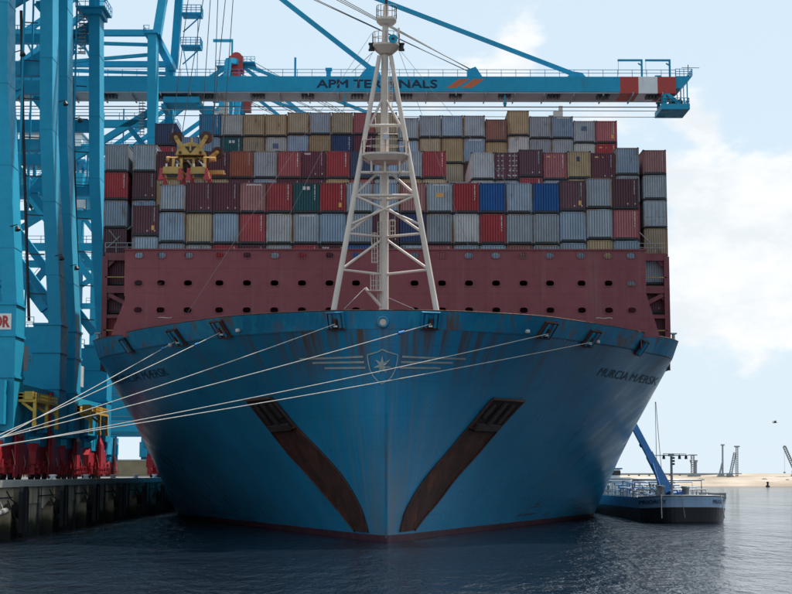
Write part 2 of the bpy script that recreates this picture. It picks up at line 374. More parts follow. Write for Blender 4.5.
# water
m, t, b = new_mat('harbour_water'); M['water'] = m
g = N(t, 'ShaderNodeNewGeometry').outputs['Position']
b.inputs['Base Color'].default_value = (0.008, 0.012, 0.019, 1); b.inputs['Roughness'].default_value = 0.08; b.inputs['IOR'].default_value = 1.33
h1 = noise(t, g, 1.0, 3, 0.55, (0.14, 0.07, 1)); h2 = noise(t, g, 1.0, 4, 0.6, (0.75, 0.26, 1)); h3 = noise(t, g, 1.0, 3, 0.6, (3.0, 1.5, 1))
hh = mul(t, mul(t, mul(t, h1, 0.9), mul(t, h2, rng(t, noise(t, g, 1.0, 3, 0.5, (0.05, 0.02, 1)), 0.35, 0.65, 0.40, 1.05)), 'ADD'), mul(t, mul(t, h3, 0.15), mul(t, rng(t, noise(t, g, 1.0, 2, 0.5, (2.2, 1.3, 1)), 0.66, 0.80), 0.16), 'ADD'), 'ADD')
bp = N(t, 'ShaderNodeBump'); bp.inputs['Strength'].default_value = 1.0; bp.inputs['Distance'].default_value = 1.0
t.links.new(hh, bp.inputs['Height']); t.links.new(bp.outputs[0], b.inputs['Normal'])

# concrete with a tidal stain
m, t, b = new_mat('quay_concrete'); M['concrete'] = m
g = N(t, 'ShaderNodeNewGeometry').outputs['Position']
base = mixc(t, rng(t, noise(t, g, 0.5, 7, 0.6), 0.3, 0.7), (0.48, 0.38, 0.26), (0.62, 0.51, 0.37))
base = mixc(t, rng(t, noise(t, g, 1.0, 6, 0.65, (1.4, 1.4, 0.12)), 0.48, 0.7, 0, 0.6), base, (0.10, 0.085, 0.06))
sp = N(t, 'ShaderNodeSeparateXYZ'); t.links.new(g, sp.inputs[0])
zz = mul(t, sp.outputs['Z'], mul(t, noise(t, g, 0.8, 4), 1.6), 'SUBTRACT')
base = mixc(t, rng(t, zz, 1.3, 0.2), base, (0.045, 0.05, 0.022))
base = mixc(t, rng(t, zz, 0.5, -0.5), base, (0.012, 0.013, 0.010))
t.links.new(base, b.inputs['Base Color']); b.inputs['Roughness'].default_value = 0.8
M['apron'] = paint('quay_apron_grey', (0.22, 0.21, 0.20), 0.8, 0.15, 0.3, (0.07, 0.065, 0.06), 0.6, (0.3, 0.3, 0.3))
M['cope'] = paint('cope_stone', (0.50, 0.48, 0.44), 0.75, 0.1, 0.6, (0.15, 0.13, 0.1), 0.5)
# sand
m, t, b = new_mat('beach_sand'); M['sand'] = m
g = N(t, 'ShaderNodeNewGeometry').outputs['Position']
base = mixc(t, rng(t, noise(t, g, 0.035, 6, 0.6), 0.35, 0.65), (0.25, 0.20, 0.145), (0.39, 0.33, 0.265))
base = mixc(t, rng(t, noise(t, g, 1.0, 5, 0.6, (0.012, 0.1, 0.6)), 0.56, 0.68, 0, 0.6), base, (0.17, 0.15, 0.12))
t.links.new(base, b.inputs['Base Color']); b.inputs['Roughness'].default_value = 0.95

# ------------------------------------------------------------------ setting: water, far shore, quay
mb = MB(); mb.add([(-6000, -400, 0), (6000, -400, 0), (6000, 9000, 0), (-6000, 9000, 0)], [(0, 1, 2, 3)])
struct('water', mb, M['water'])

rs = random.Random(3)
mb = MB(); nx, ys = 140, [700, 704, 712, 722, 736, 752, 770, 800, 860, 1000, 1600, 4000]
hts = [-0.4, 0.25, 0.9, 1.6, 2.4, 3.4, 4.2, 4.6, 4.7, 4.6, 4.4, 3.5]
vs_ = []
for j, (y, h) in enumerate(zip(ys, hts)):
    for i in range(nx + 1):
        x = -40 + (1900 * (i / nx) ** 1.5)
        n_ = math.sin(x * 0.031 + j) * 0.5 + math.sin(x * 0.083 + 1.7 * j) * 0.35 + rs.uniform(-.22, .22)
        bulge = 1.0 * math.exp(-((x - 190) / 55) ** 2) if 3 < j < 9 else 0
        vs_.append((x, y + 6 * math.sin(x * 0.012 + 0.4) * (1 if j < 6 else 0), h + (n_ * 0.55 + bulge if j > 1 else n_ * 0.05)))
fs = [(j * (nx + 1) + i, j * (nx + 1) + i + 1, (j + 1) * (nx + 1) + i + 1, (j + 1) * (nx + 1) + i) for j in range(len(ys) - 1) for i in range(nx)]
mb.add(vs_, fs, True)
struct('beach', mb, M['sand'])

QX, QZ = -31.5, 4.9
FY = [115.2 + 16.4 * k for k in range(12)]            # fender positions along the quay
mb = MB()
mb.add([(QX - 1.2, 40, QZ - .01), (QX - 1.2, 1500, QZ - .01), (-1500, 1500, QZ - .01), (-1500, 40, QZ - .01)], [(3, 2, 1, 0)][::-1])
mb.f[-1] = (0, 1, 2, 3)
struct('quay_apron', mb, M['apron'])
quay = bpy.data.objects.new('quay_wall', None); C.objects.link(quay); quay.location = (QX, 40, 0)
tag(quay, 'concrete quay wall with dark recesses under the red crane bogies', 'quay wall')
# wall panels with recesses between them; one object per concrete bay
edges = [(fy - 6.2, fy - 4.4, fy - 0.9) for fy in FY]      # recess start, recess end, end of the low hollow behind the fender
prev = 40.0
for a, b_, e_ in edges + [(1500, 1500, 1500)]:
    mb = MB(); mb.box(QX - 3, QX, prev, a, -3, QZ - 0.5); mb.box(QX, QX + 0.1, prev + 0.3, min(a - 0.3, prev + 60), 2.9, QZ - 0.62)
    part('wall_panel', mb, M['concrete'], quay)
    if a < 1400:
        mb = MB()
        mb.poly([Vector((QX, b_, QZ - .5)), Vector((QX, b_, 2.6)), Vector((QX, b_ + 1.6, 3.05)), Vector((QX, e_ - 1.2, 3.05)), Vector((QX, e_, 2.5)), Vector((QX, e_, QZ - .5))], (-0.9, 0, 0))
        part('wall_panel', mb, M['concrete'], quay)
    prev = e_
mb = MB()
for a, b_, e_ in edges: mb.box(QX - 3, QX - 1.6, a, b_, -3, QZ - 0.5); mb.box(QX - 3, QX - 0.9, b_, e_, -3, QZ - 0.5)
part('recess_back', mb, M['concrete'], quay)
for a, b_, e_ in edges[:9]:
    mb = MB(); mb.tube((QX - .1, a + 1.2, 2.4), (QX - .1, a + 1.2, QZ - .5), .12, 8); part('drain_pipe', mb, M['cope'], quay)
mb = MB(); mb.box(QX - 1.2, QX + 0.28, 40, 1500, QZ - 0.5, QZ + 0.08)
part('cope', mb, M['cope'], quay)
for a, b_, e_ in edges[:9]:
    mb = MB()
    for dx in (0.0, 0.5): mb.tube((QX + 0.12, a - 1.6 + dx, -1), (QX + 0.12, a - 1.6 + dx, QZ - 0.5), 0.04, 6)
    for k in range(14): mb.tube((QX + 0.12, a - 1.6, 0.2 + k * 0.3), (QX + 0.12, a - 1.1, 0.2 + k * 0.3), 0.025, 5)
    part('ladder', mb, M['dark'], quay)
    mb = MB(); mb.box(QX + 0.12, QX + 0.2, b_ - 3.5, e_ - .2, 3.5, 3.6); part('fender_rail', mb, M['dark'], quay)

def make_fender(first):
    t_ = thing('quay_fender', (QX, 0, 0), 'x', 'fender', 'fenders along the quay wall')
    p_ = MB()
    prof = [(-1.05, 0.6), (-1.05, 4.0), (-0.75, 4.45), (0.75, 4.45), (1.05, 4.0), (1.05, 0.6), (0.75, 0.2), (-0.75, 0.2)]
    p_.poly([Vector((1.05, y_ * 1.1, z_)) for y_, z_ in prof], (-0.35, 0, 0))
    lpart('fender_panel', p_, M['rubber'], t_)
    p_ = MB(); prof = [(0.95, -1.5), (0.9, -0.9), (0.62, 0.4), (0.78, 0.68)]
    n_ = 12; pts = [Vector((z_ + 0.02, r * math.cos(2 * PI * k / n_), 2.4 + r * math.sin(2 * PI * k / n_))) for r, z_ in prof for k in range(n_)]
    p_.add(pts, [(i * n_ + k, (i + 1) * n_ + k, (i + 1) * n_ + (k + 1) % n_, i * n_ + (k + 1) % n_) for i in range(3) for k in range(n_)], True)
    lpart('rubber_cone', p_, M['rubber'], t_)
    for s in (-1, 1):
        p_ = MB(); p_.path([(0.02, s * 2.6, 4.1), (0.3, s * 2.1, 3.4), (0.6, s * 1.6, 3.1), (0.75, s * 1.1, 3.2)], 0.055, 6); lpart('chain', p_, M['dark'], t_)
        p_ = MB(); p_.path([(0.02, s * 2.2, 3.3), (0.72, s * 1.1, 1.3)], 0.055, 6); lpart('chain', p_, M['dark'], t_)
    p_ = MB(); p_.bar((1.09, 0, 0.7), (1.09, 0, 4.2), 0.12, 0.06, up=(0, 1, 0)); lpart('face_strip', p_, M['dark'], t_)
    return t_
def copy_tree(o, parent=None):
    c = o.copy(); C.objects.link(c)
    if parent is not None: c.parent = parent
    for ch in o.children: copy_tree(ch, c)
    return c
ORD = ['first', 'second', 'third', 'fourth', 'fifth', 'sixth', 'seventh', 'eighth', 'ninth', 'tenth', 'eleventh', 'twelfth', 'thirteenth', 'fourteenth',
       'fifteenth', 'sixteenth', 'seventeenth', 'eighteenth', 'nineteenth', 'twentieth', 'twenty-first', 'twenty-second', 'twenty-third']
fproto = make_fender(True)
vis = [fy for fy in FY if 124 < fy < 240]
for k, fy in enumerate(vis):
    o = fproto if k == 0 else copy_tree(fproto)
    o.location = (QX, fy, 0)
    o['label'] = 'black rubber fender panel on the quay wall, %s from the near end' % ORD[k]
# cylindrical fender hung in the first bay
t_ = thing('cylinder_fender', (QX + 0.9, 122, 2.2), 'pale worn cylinder fender slung on ropes in the first quay recess', 'fender')
mb = MB(); mb.tube((QX + 0.9, 118.8, 2.15), (QX + 0.9, 125.3, 2.55), 0.26, 14); mb.tube((QX + 0.9, 118.6, 2.14), (QX + 0.9, 118.8, 2.15), 0.2, 10); part('roller', mb, M['apron'], t_)
for yy in (119.3, 124.8):
    mb = MB(); mb.path([(QX + 0.9, yy, 2.5), (QX + 0.4, yy, 3.6), (QX + 0.3, yy, QZ)], 0.04, 5); part('sling', mb, M['rope'], t_)
mb = MB(); mb.path([(QX + 0.9, 119.5, 2.0), (QX + 0.9, 122.8, 0.4)], 0.045, 5); part('sling', mb, M['rope'], t_)

def make_bollard():
    t_ = thing('bollard', (0, 0, 0), 'x', 'bollard', 'bollards on the quay edge')
    p_ = MB(); p_.lathe((0, 0, 0), [(0.42, 0), (0.36, 0.06), (0.26, 0.2), (0.30, 0.3), (0.42, 0.36), (0.40, 0.44), (0.2, 0.48)], 14); lpart('post', p_, M['white'], t_)
    p_ = MB(); p_.cbox((0, 0, 0.03), 1.0, 1.3, 0.06); lpart('base_plate', p_, M['white'], t_)
    p_ = MB()
    for s in (-1, 1): p_.bar((0, 0, 0.3), (0, s * 1.0, 0.05), 0.12, 0.12)
    lpart('gusset', p_, M['white'], t_)
    return t_
bproto = make_bollard()
BY = [148.5 + 16.35 * k for k in range(6)]
for k, by in enumerate(BY):
    o = bproto if k == 0 else copy_tree(bproto)
    o.location = (QX - 0.35, by, QZ + 0.08)
    o['label'] = 'white mooring bollard on the quay edge, %s along from the nearest' % ORD[k]
# near bollards that take the ship's head lines
NB = []
for k, by in enumerate((88, 93, 98.5, 104, 109)):
    o = copy_tree(bproto); o.location = (QX - 0.6, by, QZ + 0.08); NB.append(o)
    o['label'] = 'white bollard at the near quay end holding the %s of the bow lines' % ('lowest', 'second lowest', 'third lowest', 'fourth', 'steepest')[k]

# ------------------------------------------------------------------ the ship
def pchip(xs, ys_):
    xs = list(map(float, xs)); ys_ = list(map(float, ys_)); n = len(xs)
    h = [xs[i + 1] - xs[i] for i in range(n - 1)]; d = [(ys_[i + 1] - ys_[i]) / h[i] for i in range(n - 1)]
    mm = [d[0]] + [0 if d[i - 1] * d[i] <= 0 else 2 * d[i - 1] * d[i] / (d[i - 1] + d[i]) for i in range(1, n - 1)] + [d[-1]]
    def f(x):
        if x <= xs[0]: return ys_[0] + mm[0] * (x - xs[0])
        if x >= xs[-1]: return ys_[-1] + mm[-1] * (x - xs[-1])
        i = max(k for k in range(n - 1) if xs[k] <= x); tt = (x - xs[i]) / h[i]
        return ys_[i] * (1 + 2 * tt) * (1 - tt) ** 2 + mm[i] * h[i] * tt * (1 - tt) ** 2 + ys_[i + 1] * tt * tt * (3 - 2 * tt) + mm[i + 1] * h[i] * tt * tt * (tt - 1)
    return f
HS = 1.02
Yd = pchip([v * HS for v in (0, 2.5, 5, 8.8, 12.4, 16.7, 21.6, 24.6, 28.07)] + [29.15, 29.3], [v * HS for v in (119, 119.1, 119.6, 121.2, 123.4, 128.3, 135, 140.6, 147.3)] + [154.5, 164])
Yw = pchip([0, 1.7, 5.5, 9.95, 16.8, 21.8, 26.4, 28.6, 29.3], [126.4, 130.0, 140.5, 153.2, 172, 186, 199, 220, 246])
KN, ZT = 16.95, 18.35
def Yk(b_): return Yd(b_) + 0.55 * (Yw(b_) - Yd(b_)) / KN * (ZT - KN)
def hullY(b_, z):
    if z > KN: return Yk(b_) + (Yd(b_) - Yk(b_)) * (min(z, ZT) - KN) / (ZT - KN)
    return Yw(b_) + (Yk(b_) - Yw(b_)) * z / KN
def hull_hit(px, py, off=0.02):
    d = ray(px, py); lo = None; tprev = 112.0 / d.y
    def g_(tt):
        p = CAM + d * tt; return p.y - hullY(abs(p.x), min(p.z, ZT))
    a_ = tprev; ga = g_(a_); k = a_
    while k < 260:
        k2 = k + 0.5
        if g_(k2) > 0:
            lo, hi = k, k2
            for _ in range(26):
                mid = (lo + hi) / 2
                if g_(mid) > 0: hi = mid
                else: lo = mid
            p = CAM + d * lo
            return p + hull_n(p) * off
        k = k2
    p = CAM + d * (160 / d.y); return p
def hull_n(p):
    s_ = 1 if p.x >= 0 else -1; b_, z = abs(p.x), min(p.z, ZT - .06); e = 0.05
    dyb = (hullY(b_ + e, z) - hullY(max(b_ - e, 0), z)) / (b_ + e - max(b_ - e, 0)); dyz = (hullY(b_, z + e) - hullY(b_, z - e)) / (2 * e)
    return Vector((s_ * dyb, -1, dyz)).normalized()

ship = thing('container_ship', (0, 126, 0), 'huge blue container ship moored bow-on along the quay wall', 'ship')
bs = [29.3 * (k / 56) ** 1.25 for k in range(57)]
cols_ = [-b_ for b_ in reversed(bs[1:])] + bs
zs = [-4, -2, -0.5, 0.55] + [0.55 + (KN - 0.55) * k / 22 for k in range(1, 23)]
mb = MB(); vs_ = []
for z in zs:
    row = [(x, hullY(abs(x), z), z) for x in cols_]
    row = [(-29.3, 515, z)] + row + [(29.3, 515, z)]
    vs_ += row
nc = len(cols_) + 2
for j in range(len(zs) - 1):
    mb.cur = 1 if zs[j + 1] <= 0.56 else 0
    o_ = len(mb.v)
    mb.add([], [])
    for i in range(nc - 1):
        mb.f.append((j * nc + i, j * nc + i + 1, (j + 1) * nc + i + 1, (j + 1) * nc + i)); mb.sm.append(True); mb.mi.append(mb.cur)
mb.v = [tuple(v) for v in vs_]
mb.cur = 0
mb.add([(-29.3, 515, -4), (29.3, 515, -4), (29.3, 515, KN), (-29.3, 515, KN)], [(3, 2, 1, 0)])
part('hull', mb, [M['hull'], M['boot']], ship)
# bulwark: a plate with thickness standing on the knuckle
mb = MB(); edge = [(x, Yd(abs(x))) for x in cols_]
edge = [(-29.3, 515)] + edge + [(29.3, 515)]
n = len(edge); vs_ = []
def inward(x, y, k): return (x * (1 - k / 30), y + k)
for x, y in edge: vs_ += [(x, (hullY(abs(x), KN) if y < 500 else y) - 0.03, KN), (x, y - 0.03, ZT), (inward(x, y, .22)[0], inward(x, y, .22)[1], ZT), (inward(x, y, .22)[0], inward(x, y, .22)[1] + (Yk(abs(x)) - Yd(abs(x)) if y < 500 else 0), KN)]
mb.add(vs_, [(4 * i + a, 4 * i + 4 + a, 4 * i + 4 + (a + 1) % 4, 4 * i + (a + 1) % 4) for i in range(n - 1) for a in range(4)], False)
part('bulwark', mb, M['bulwark'], ship)
mb = MB(); mb.path([(x, y + 0.09, ZT + 0.06) for x, y in edge], 0.06, 6); part('bulwark_rail', mb, M['chute'], ship)
mb = MB(); mb.add([(x, (hullY(abs(x), KN) if y < 500 else y) + 0.1, KN - 0.1) for x, y in edge], [tuple(range(n))]); part('deck', mb, M['maroon_deck'], ship)
mb = MB(); mb.box(-0.12, 0.12, 0, 0, 0, 0)
mb = MB()   # the stem bar, a faint edge down the middle of the bow
for k in range(14):
    z0, z1 = 0.3 + k * 0.72, 0.3 + (k + 1) * 0.72
    p0, p1 = Vector((0, hullY(0, z0), z0)), Vector((0, hullY(0, z1), z1)); mb.bar(p0, p1, 0.14, 0.10, up=(0, 1, 0))
part('stem_bar', mb, M['bulwark'], ship)

# emblem: shield, star and stripes on the bow
def strip(mb, pts, wpx, off=0.03, closed=False):      # a painted line along photo points, laid on the hull
    pts = [Vector((p[0], p[1])) for p in pts]
    if closed: pts = pts + [pts[0]]
    out = []
    for p, q in zip(pts, pts[1:]):
        k = max(1, int((q - p).length / 4)); out += [p.lerp(q, i / k) for i in range(k)]
    out.append(pts[-1]); vs_ = []
    for i, p in enumerate(out):
        d = (out[min(i + 1, len(out) - 1)] - out[max(i - 1, 0)]); d.normalize(); nn = Vector((-d.y, d.x)) * (wpx / 2)
        vs_ += [hull_hit(*(p + nn), off), hull_hit(*(p - nn), off)]
    mb.add(vs_, [(2 * i, 2 * i + 1, 2 * i + 3, 2 * i + 2) for i in range(len(out) - 1)])
emb = bpy.data.objects.new('bow_emblem', None); C.objects.link(emb); emb.parent = ship
mb = MB()
sh = [(367.6, 354.5), (373.5, 353.0), (378.5, 351.5), (382.6, 349.2), (386.7, 351.5), (391.7, 353.0), (397.6, 354.5), (396.8, 361.5), (395, 369), (391.5, 376), (387.3, 380.5), (382.6, 383.6),
      (377.9, 380.5), (373.7, 376), (370.2, 369), (368.4, 361.5)]
strip(mb, sh, 1.1, 0.07, True); part('shield', mb, M['emblem'], emb)
mb = MB(); cx, cy = 382.6, 365.2
pts = []
for k in range(14):
    r = 9.2 if k % 2 == 0 else 3.5; a = -PI / 2 + k * PI / 7
    pts.append(hull_hit(cx + r * math.cos(a), cy + r * 1.06 * math.sin(a), 0.09))
mb.add([hull_hit(cx, cy, 0.10)] + pts, [(0, 1 + k, 1 + (k + 1) % 14) for k in range(14)]); part('star', mb, M['emblem'], emb)
for s in (-1, 1):
    for (xi, yi, xo, yo) in ((19.5, 356.5, 83, 358.6), (18.3, 362.0, 70, 362.6), (17.0, 367.6, 58, 367.9)):
        mb = MB(); strip(mb, [(382.6 + s * xi, yi), (382.6 + s * xo * 0.5, yi * .5 + yo * .5), (382.6 + s * (xo - 6), yo), (382.6 + s * xo, yo + 0.2)], 1.9, 0.035); part('stripe', mb, M['emblem'], emb)
# the name on both bows
def quad_map(bl, br, tl, tr, off=0.03):
    def f(u, v):
        px = (bl[0] * (1 - u) + br[0] * u) * (1 - v) + (tl[0] * (1 - u) + tr[0] * u) * v
        py = (bl[1] * (1 - u) + br[1] * u) * (1 - v) + (tl[1] * (1 - u) + tr[1] * u) * v
        return hull_hit(px, py, off)
    return f
NAME = 'MURCIA M\u00c6RSK'
mb = MB(); put_text(mb, NAME, quad_map((596.5, 375.5), (655.5, 385.3), (602, 367.6), (659.5, 377.6)), 0.0); part('ship_name', mb, M['name'], ship)
mb = MB(); put_text(mb, NAME, quad_map((114.5, 384.8), (170, 375.2), (110.5, 377.2), (164.5, 367.4)), 0.0); part('ship_name', mb, M['name'], ship)

# rusty anchor chutes with their pockets and anchors
def lerp2(a, b_, k): return (a[0] + (b_[0] - a[0]) * k, a[1] + (b_[1] - a[1]) * k)
def resample(pts, n_):
    L = [0]
    for p, q in zip(pts, pts[1:]): L.append(L[-1] + math.hypot(q[0] - p[0], q[1] - p[1]))
    fx, fy_ = pchip(L, [p[0] for p in pts]), pchip(L, [p[1] for p in pts])
    return [(fx(L[-1] * i / n_), fy_(L[-1] * i / n_)) for i in range(n_ + 1)]
chutes = (([(271.5, 397), (297, 426), (323, 453), (340, 472), (353, 491.6), (363, 512), (369, 532.5)], [(247, 399.5), (267, 425), (288.7, 453), (309, 475), (327, 496), (343, 515), (355.5, 531)]),
          ([(492.5, 398), (469, 425), (447.5, 451), (427, 475), (411, 499), (403, 516), (399.5, 532)], [(523.5, 400.2), (501, 425), (477.5, 453), (455, 478), (436, 503), (423, 518), (414, 530)]))
for ci, (inner, outer) in enumerate(chutes):
    ch = bpy.data.objects.new('anchor_chute', None); C.objects.link(ch); ch.parent = ship
    n_ = 30; A, B = resample(inner, n_), resample(outer, n_)
    m_ = 8; mb = MB(); grid = [[lerp2(A[i], B[i], k / m_) for k in range(m_ + 1)] for i in range(n_ + 1)]
    # the plate bows gently outwards between its two welded edges
    mb.add([hull_hit(*grid[i][k], 0.04 + 0.05 * math.sin(PI * k / m_)) for i in range(n_ + 1) for k in range(m_ + 1)],
           [(i * (m_ + 1) + k, i * (m_ + 1) + k + 1, (i + 1) * (m_ + 1) + k + 1, (i + 1) * (m_ + 1) + k) for i in range(n_) for k in range(m_)], True)
    part('chute_plate', mb, M['chute'], ch)
    mb = MB()
    mb.path([hull_hit(*p, 0.10) for p in A], 0.08, 6)
    mb.path([hull_hit(*p, 0.10) for p in B], 0.08, 6)
    part('chute_edge', mb, M['chute'], ch)
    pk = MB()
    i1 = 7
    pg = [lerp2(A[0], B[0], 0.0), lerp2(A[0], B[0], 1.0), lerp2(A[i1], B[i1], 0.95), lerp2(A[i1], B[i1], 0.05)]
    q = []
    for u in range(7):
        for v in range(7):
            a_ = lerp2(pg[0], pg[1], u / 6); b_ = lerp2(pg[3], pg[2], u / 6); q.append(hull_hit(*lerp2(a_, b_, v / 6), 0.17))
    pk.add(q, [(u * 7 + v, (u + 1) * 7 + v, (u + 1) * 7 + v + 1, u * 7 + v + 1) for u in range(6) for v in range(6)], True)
    part('pocket_shade_plate', pk, M['pocket'], ch)  # near-black plate over the hull, a recess's inner shade put into colour
    mb = MB(); P = [hull_hit(*p, 0.10) for p in pg]
    for p, r_ in zip(zip(P, P[1:] + P[:1]), (0.22, 0.2, 0.12, 0.2)): mb.bar(p[0], p[1], r_, 0.24, up=(0, -1, 0))
    part('pocket_rim', mb, M['chute'], ch)
    def loc2(u, v, o_): return hull_hit(*lerp2(lerp2(pg[0], pg[1], u), lerp2(pg[3], pg[2], u), v), o_)
    mb = MB(); mb.bar(loc2(.16, .16, .22), loc2(.14, .62, .22), 0.5, 0.16, up=hull_n(loc2(.2,.4,0))); part('fluke', mb, M['anchor'], ch)
    mb = MB(); mb.bar(loc2(.46, .08, .24), loc2(.48, .95, .28), 0.5, 0.2, up=hull_n(loc2(.4,.4,0))); mb.bar(loc2(.1, .92, .28), loc2(.9, .88, .28), 0.6, 0.3, up=hull_n(loc2(.4,.9,0))); part('anchor_shank', mb, M['anchor'], ch)
    mb = MB(); mb.bar(loc2(.74, .14, .22), loc2(.78, .75, .24), 0.55, 0.18, up=hull_n(loc2(.7,.4,0))); part('fluke', mb, M['anchor'], ch)

# roller chocks let into the bulwark
CHOCK = {}
for key, px, py, w_, h_ in (('cl', 336, 320, 1.35, 1.25), ('cr', 430, 320, 1.35, 1.25), ('r1', 546.5, 329, 1.5, 1.2), ('r2', 590, 337.5, 1.6, 1.25), ('r3', 640.5, 347, 1.6, 1.2),
                            ('l1', 221.5, 328, 1.5, 1.25), ('l2', 177.5, 336.5, 1.6, 1.25), ('l3', 127.5, 344.5, 1.6, 1.2)):
    c_ = hull_hit(px, py, 0.05); n_ = hull_n(c_); tn = Vector((0, 0, 1)).cross(n_).normalized(); up_ = n_.cross(tn).normalized()
    zc = min(c_.z, ZT - h_ / 2 - 0.02); c_ = Vector((c_.x, 0, zc)); c_.y = hullY(abs(c_.x), zc); c_ += n_ * .1; h_ = min(h_ / max(up_.z, .45), 2.0)
    ck = bpy.data.objects.new('roller_chock', None); C.objects.link(ck); ck.parent = ship
    far = key in ('r3', 'l3')
    mb = MB()
    for s in (-1, 1):
        mb.bar(c_ + tn * (s * w_ / 2) - up_ * (h_ / 2), c_ + tn * (s * w_ / 2) + up_ * (h_ / 2), 0.11, 0.28, up=n_)
    mb.bar(c_ - tn * (w_ / 2 + .08) + up_ * (h_ / 2), c_ + tn * (w_ / 2 + .08) + up_ * (h_ / 2), 0.28, 0.09, up=up_)
    part('chock_frame', mb, M['bulwark'] if key in ('cl', 'cr') else M['chute'] if not far else M['dark'], ck)
    mb = MB(); mb.bar(c_ - tn * (w_ / 2 + .05) - up_ * (h_ / 2), c_ + tn * (w_ / 2 + .05) - up_ * (h_ / 2), 0.3, 0.13, up=up_); part('sill_plate', mb, M['chute'], ck)
    mb = MB(); mb.bar(c_ - up_ * (h_ / 2 - .1), c_ + up_ * (h_ / 2 - .1), w_ - .2, 0.06, up=n_); part('opening_back', mb, M['bulwark'], ck)
    if not far:
        for s in (-0.27, 0.27):
            mb = MB(); mb.tube(c_ + tn * (s * w_) - up_ * (h_ / 2 - .12) + n_ * .12, c_ + tn * (s * w_) + up_ * (h_ / 2 - .12) + n_ * .12, 0.13, 10); part('roller', mb, M['bulwark'], ck)
        mb = MB(); mb.bar(c_ + n_ * .16 - up_ * .38, c_ + n_ * .16 + up_ * .18, 0.26, 0.2, up=n_); part('roller_pin', mb, M['chute'], ck)
        mb = MB(); mb.cbox(c_ + n_ * .2 - up_ * .42, 0.3, 0.3, 0.14); part('wear_pad', mb, M['marks'], ck)
    else:
        mb = MB(); mb.tube(c_ - up_ * (h_ / 2 - .1) + n_ * .1, c_ + up_ * (h_ / 2 - .1) + n_ * .1, 0.2, 10); part('roller', mb, M['bulwark'], ck)
    CHOCK[key] = c_ + n_ * 0.25 - up_ * 0.2
# round centre chock
c_ = hull_hit(383, 322, 0.05); pch = bpy.data.objects.new('centre_chock', None); C.objects.link(pch); pch.parent = ship
mb = MB(); n_ = 20; m_ = 8; vs_ = []
for i in range(n_):
    a = 2 * PI * i / n_
    for k in range(m_):
        b_ = 2 * PI * k / m_; r = 0.38 + 0.11 * math.cos(b_); vs_.append((c_.x + r * math.cos(a), c_.y + 0.1 * math.sin(b_) - 0.10, c_.z + r * math.sin(a)))
mb.add(vs_, [(i * m_ + k, ((i + 1) % n_) * m_ + k, ((i + 1) % n_) * m_ + (k + 1) % m_, i * m_ + (k + 1) % m_) for i in range(n_) for k in range(m_)], True); part('chock_ring', mb, M['bulwark'], pch)
mb = MB(); mb.add([(c_.x + .33 * math.cos(2 * PI * i / n_), c_.y - 0.10, c_.z + .33 * math.sin(2 * PI * i / n_)) for i in range(n_)], [tuple(range(n_))]); part('chock_opening', mb, M['cream'], pch)
# small fittings: scuppers and blue bow lights
for px, py in ((222.5 + 16, 330), (527, 331), (597, 341.5), (171.0, 340.5 + 4)):
    c_ = hull_hit(px, py, 0.06); mb = MB(); mb.lathe(c_, [(0.02, -.16), (0.22, -.12), (0.22, .12), (0.02, .16)], 10); part('bow_light', mb, M['marks'], ship)
# post and step at the break of the bulwark
for s in (-1, 1):
    x = s * 28.55; mb = MB(); x -= s * .5; mb.tube((x, 149.6, ZT - .1), (x, 149.6, ZT + .7), 0.16, 10); mb.box(x - .3, x + .3, 149.3, 149.9, ZT + .7, ZT + .82)
    part('bulwark_post', mb, M['steel'], ship)

# breakwater: maroon plate with three rows of oval openings
WY = 140.9
TL, TR, ZW = at(125, 250, WY), at(645.5, 250.5, WY), 0
zw_top = (TL.z + TR.z) / 2; xl, xr = TL.x, TR.x
zrow = [at(386, 255.4, WY).z, at(386, 283.2, WY).z, at(386, 310.2, WY).z]
holes_px = [138.5, 161, 188, 219.5, 247, 274.5, 302, 329.5, 356, 383, 414.5, 442, 469, 496, 523.5, 550, 581.5, 608.5, 631.5]
hx = [at(p, 283, WY).x for p in holes_px]
RX, RZ = 0.37, 0.26
mb = MB()
def ring_cell(x0, x1, z0, z1, cx, cz):
    n_ = 16; el = [(cx + RX * math.copysign(abs(math.cos(2 * PI * k / n_)) ** .75, math.cos(2 * PI * k / n_)), cz + RZ * math.copysign(abs(math.sin(2 * PI * k / n_)) ** .75, math.sin(2 * PI * k / n_))) for k in range(n_)]
    sq = []
    for k in range(n_):
        c0, s0 = math.cos(2 * PI * k / n_), math.sin(2 * PI * k / n_); mx = max(abs(c0), abs(s0)); c0, s0 = c0 / mx, s0 / mx
        sq.append((cx + (c0 * (x1 - cx) if c0 > 0 else c0 * (cx - x0)), cz + (s0 * (z1 - cz) if s0 > 0 else s0 * (cz - z0))))
    for yy, flip in ((WY, 0), (WY + .14, 1)):
        v_ = [(x, yy, z) for x, z in el] + [(x, yy, z) for x, z in sq]
        f_ = [(k, k + n_, (k + 1) % n_ + n_, (k + 1) % n_) for k in range(n_)]
        mb.add(v_, [tuple(reversed(f)) for f in f_] if not flip else f_)
    v_ = [(x, WY - .06, z) for x, z in el] + [(x, WY + .14, z) for x, z in el]
    mb.add(v_, [(k, (k + 1) % n_, (k + 1) % n_ + n_, k + n_) for k in range(n_)], True)
    el2 = [(cx + (x - cx) * 1.22, cz + (z - cz) * 1.3) for x, z in el]
    mb.add([(x, WY - .06, z) for x, z in el] + [(x, WY - .06, z) for x, z in el2] + [(x, WY, z) for x, z in el2],
           [(k, k + n_, (k + 1) % n_ + n_, (k + 1) % n_) for k in range(n_)] + [(k + n_, k + 2 * n_, (k + 1) % n_ + 2 * n_, (k + 1) % n_ + n_) for k in range(n_)])
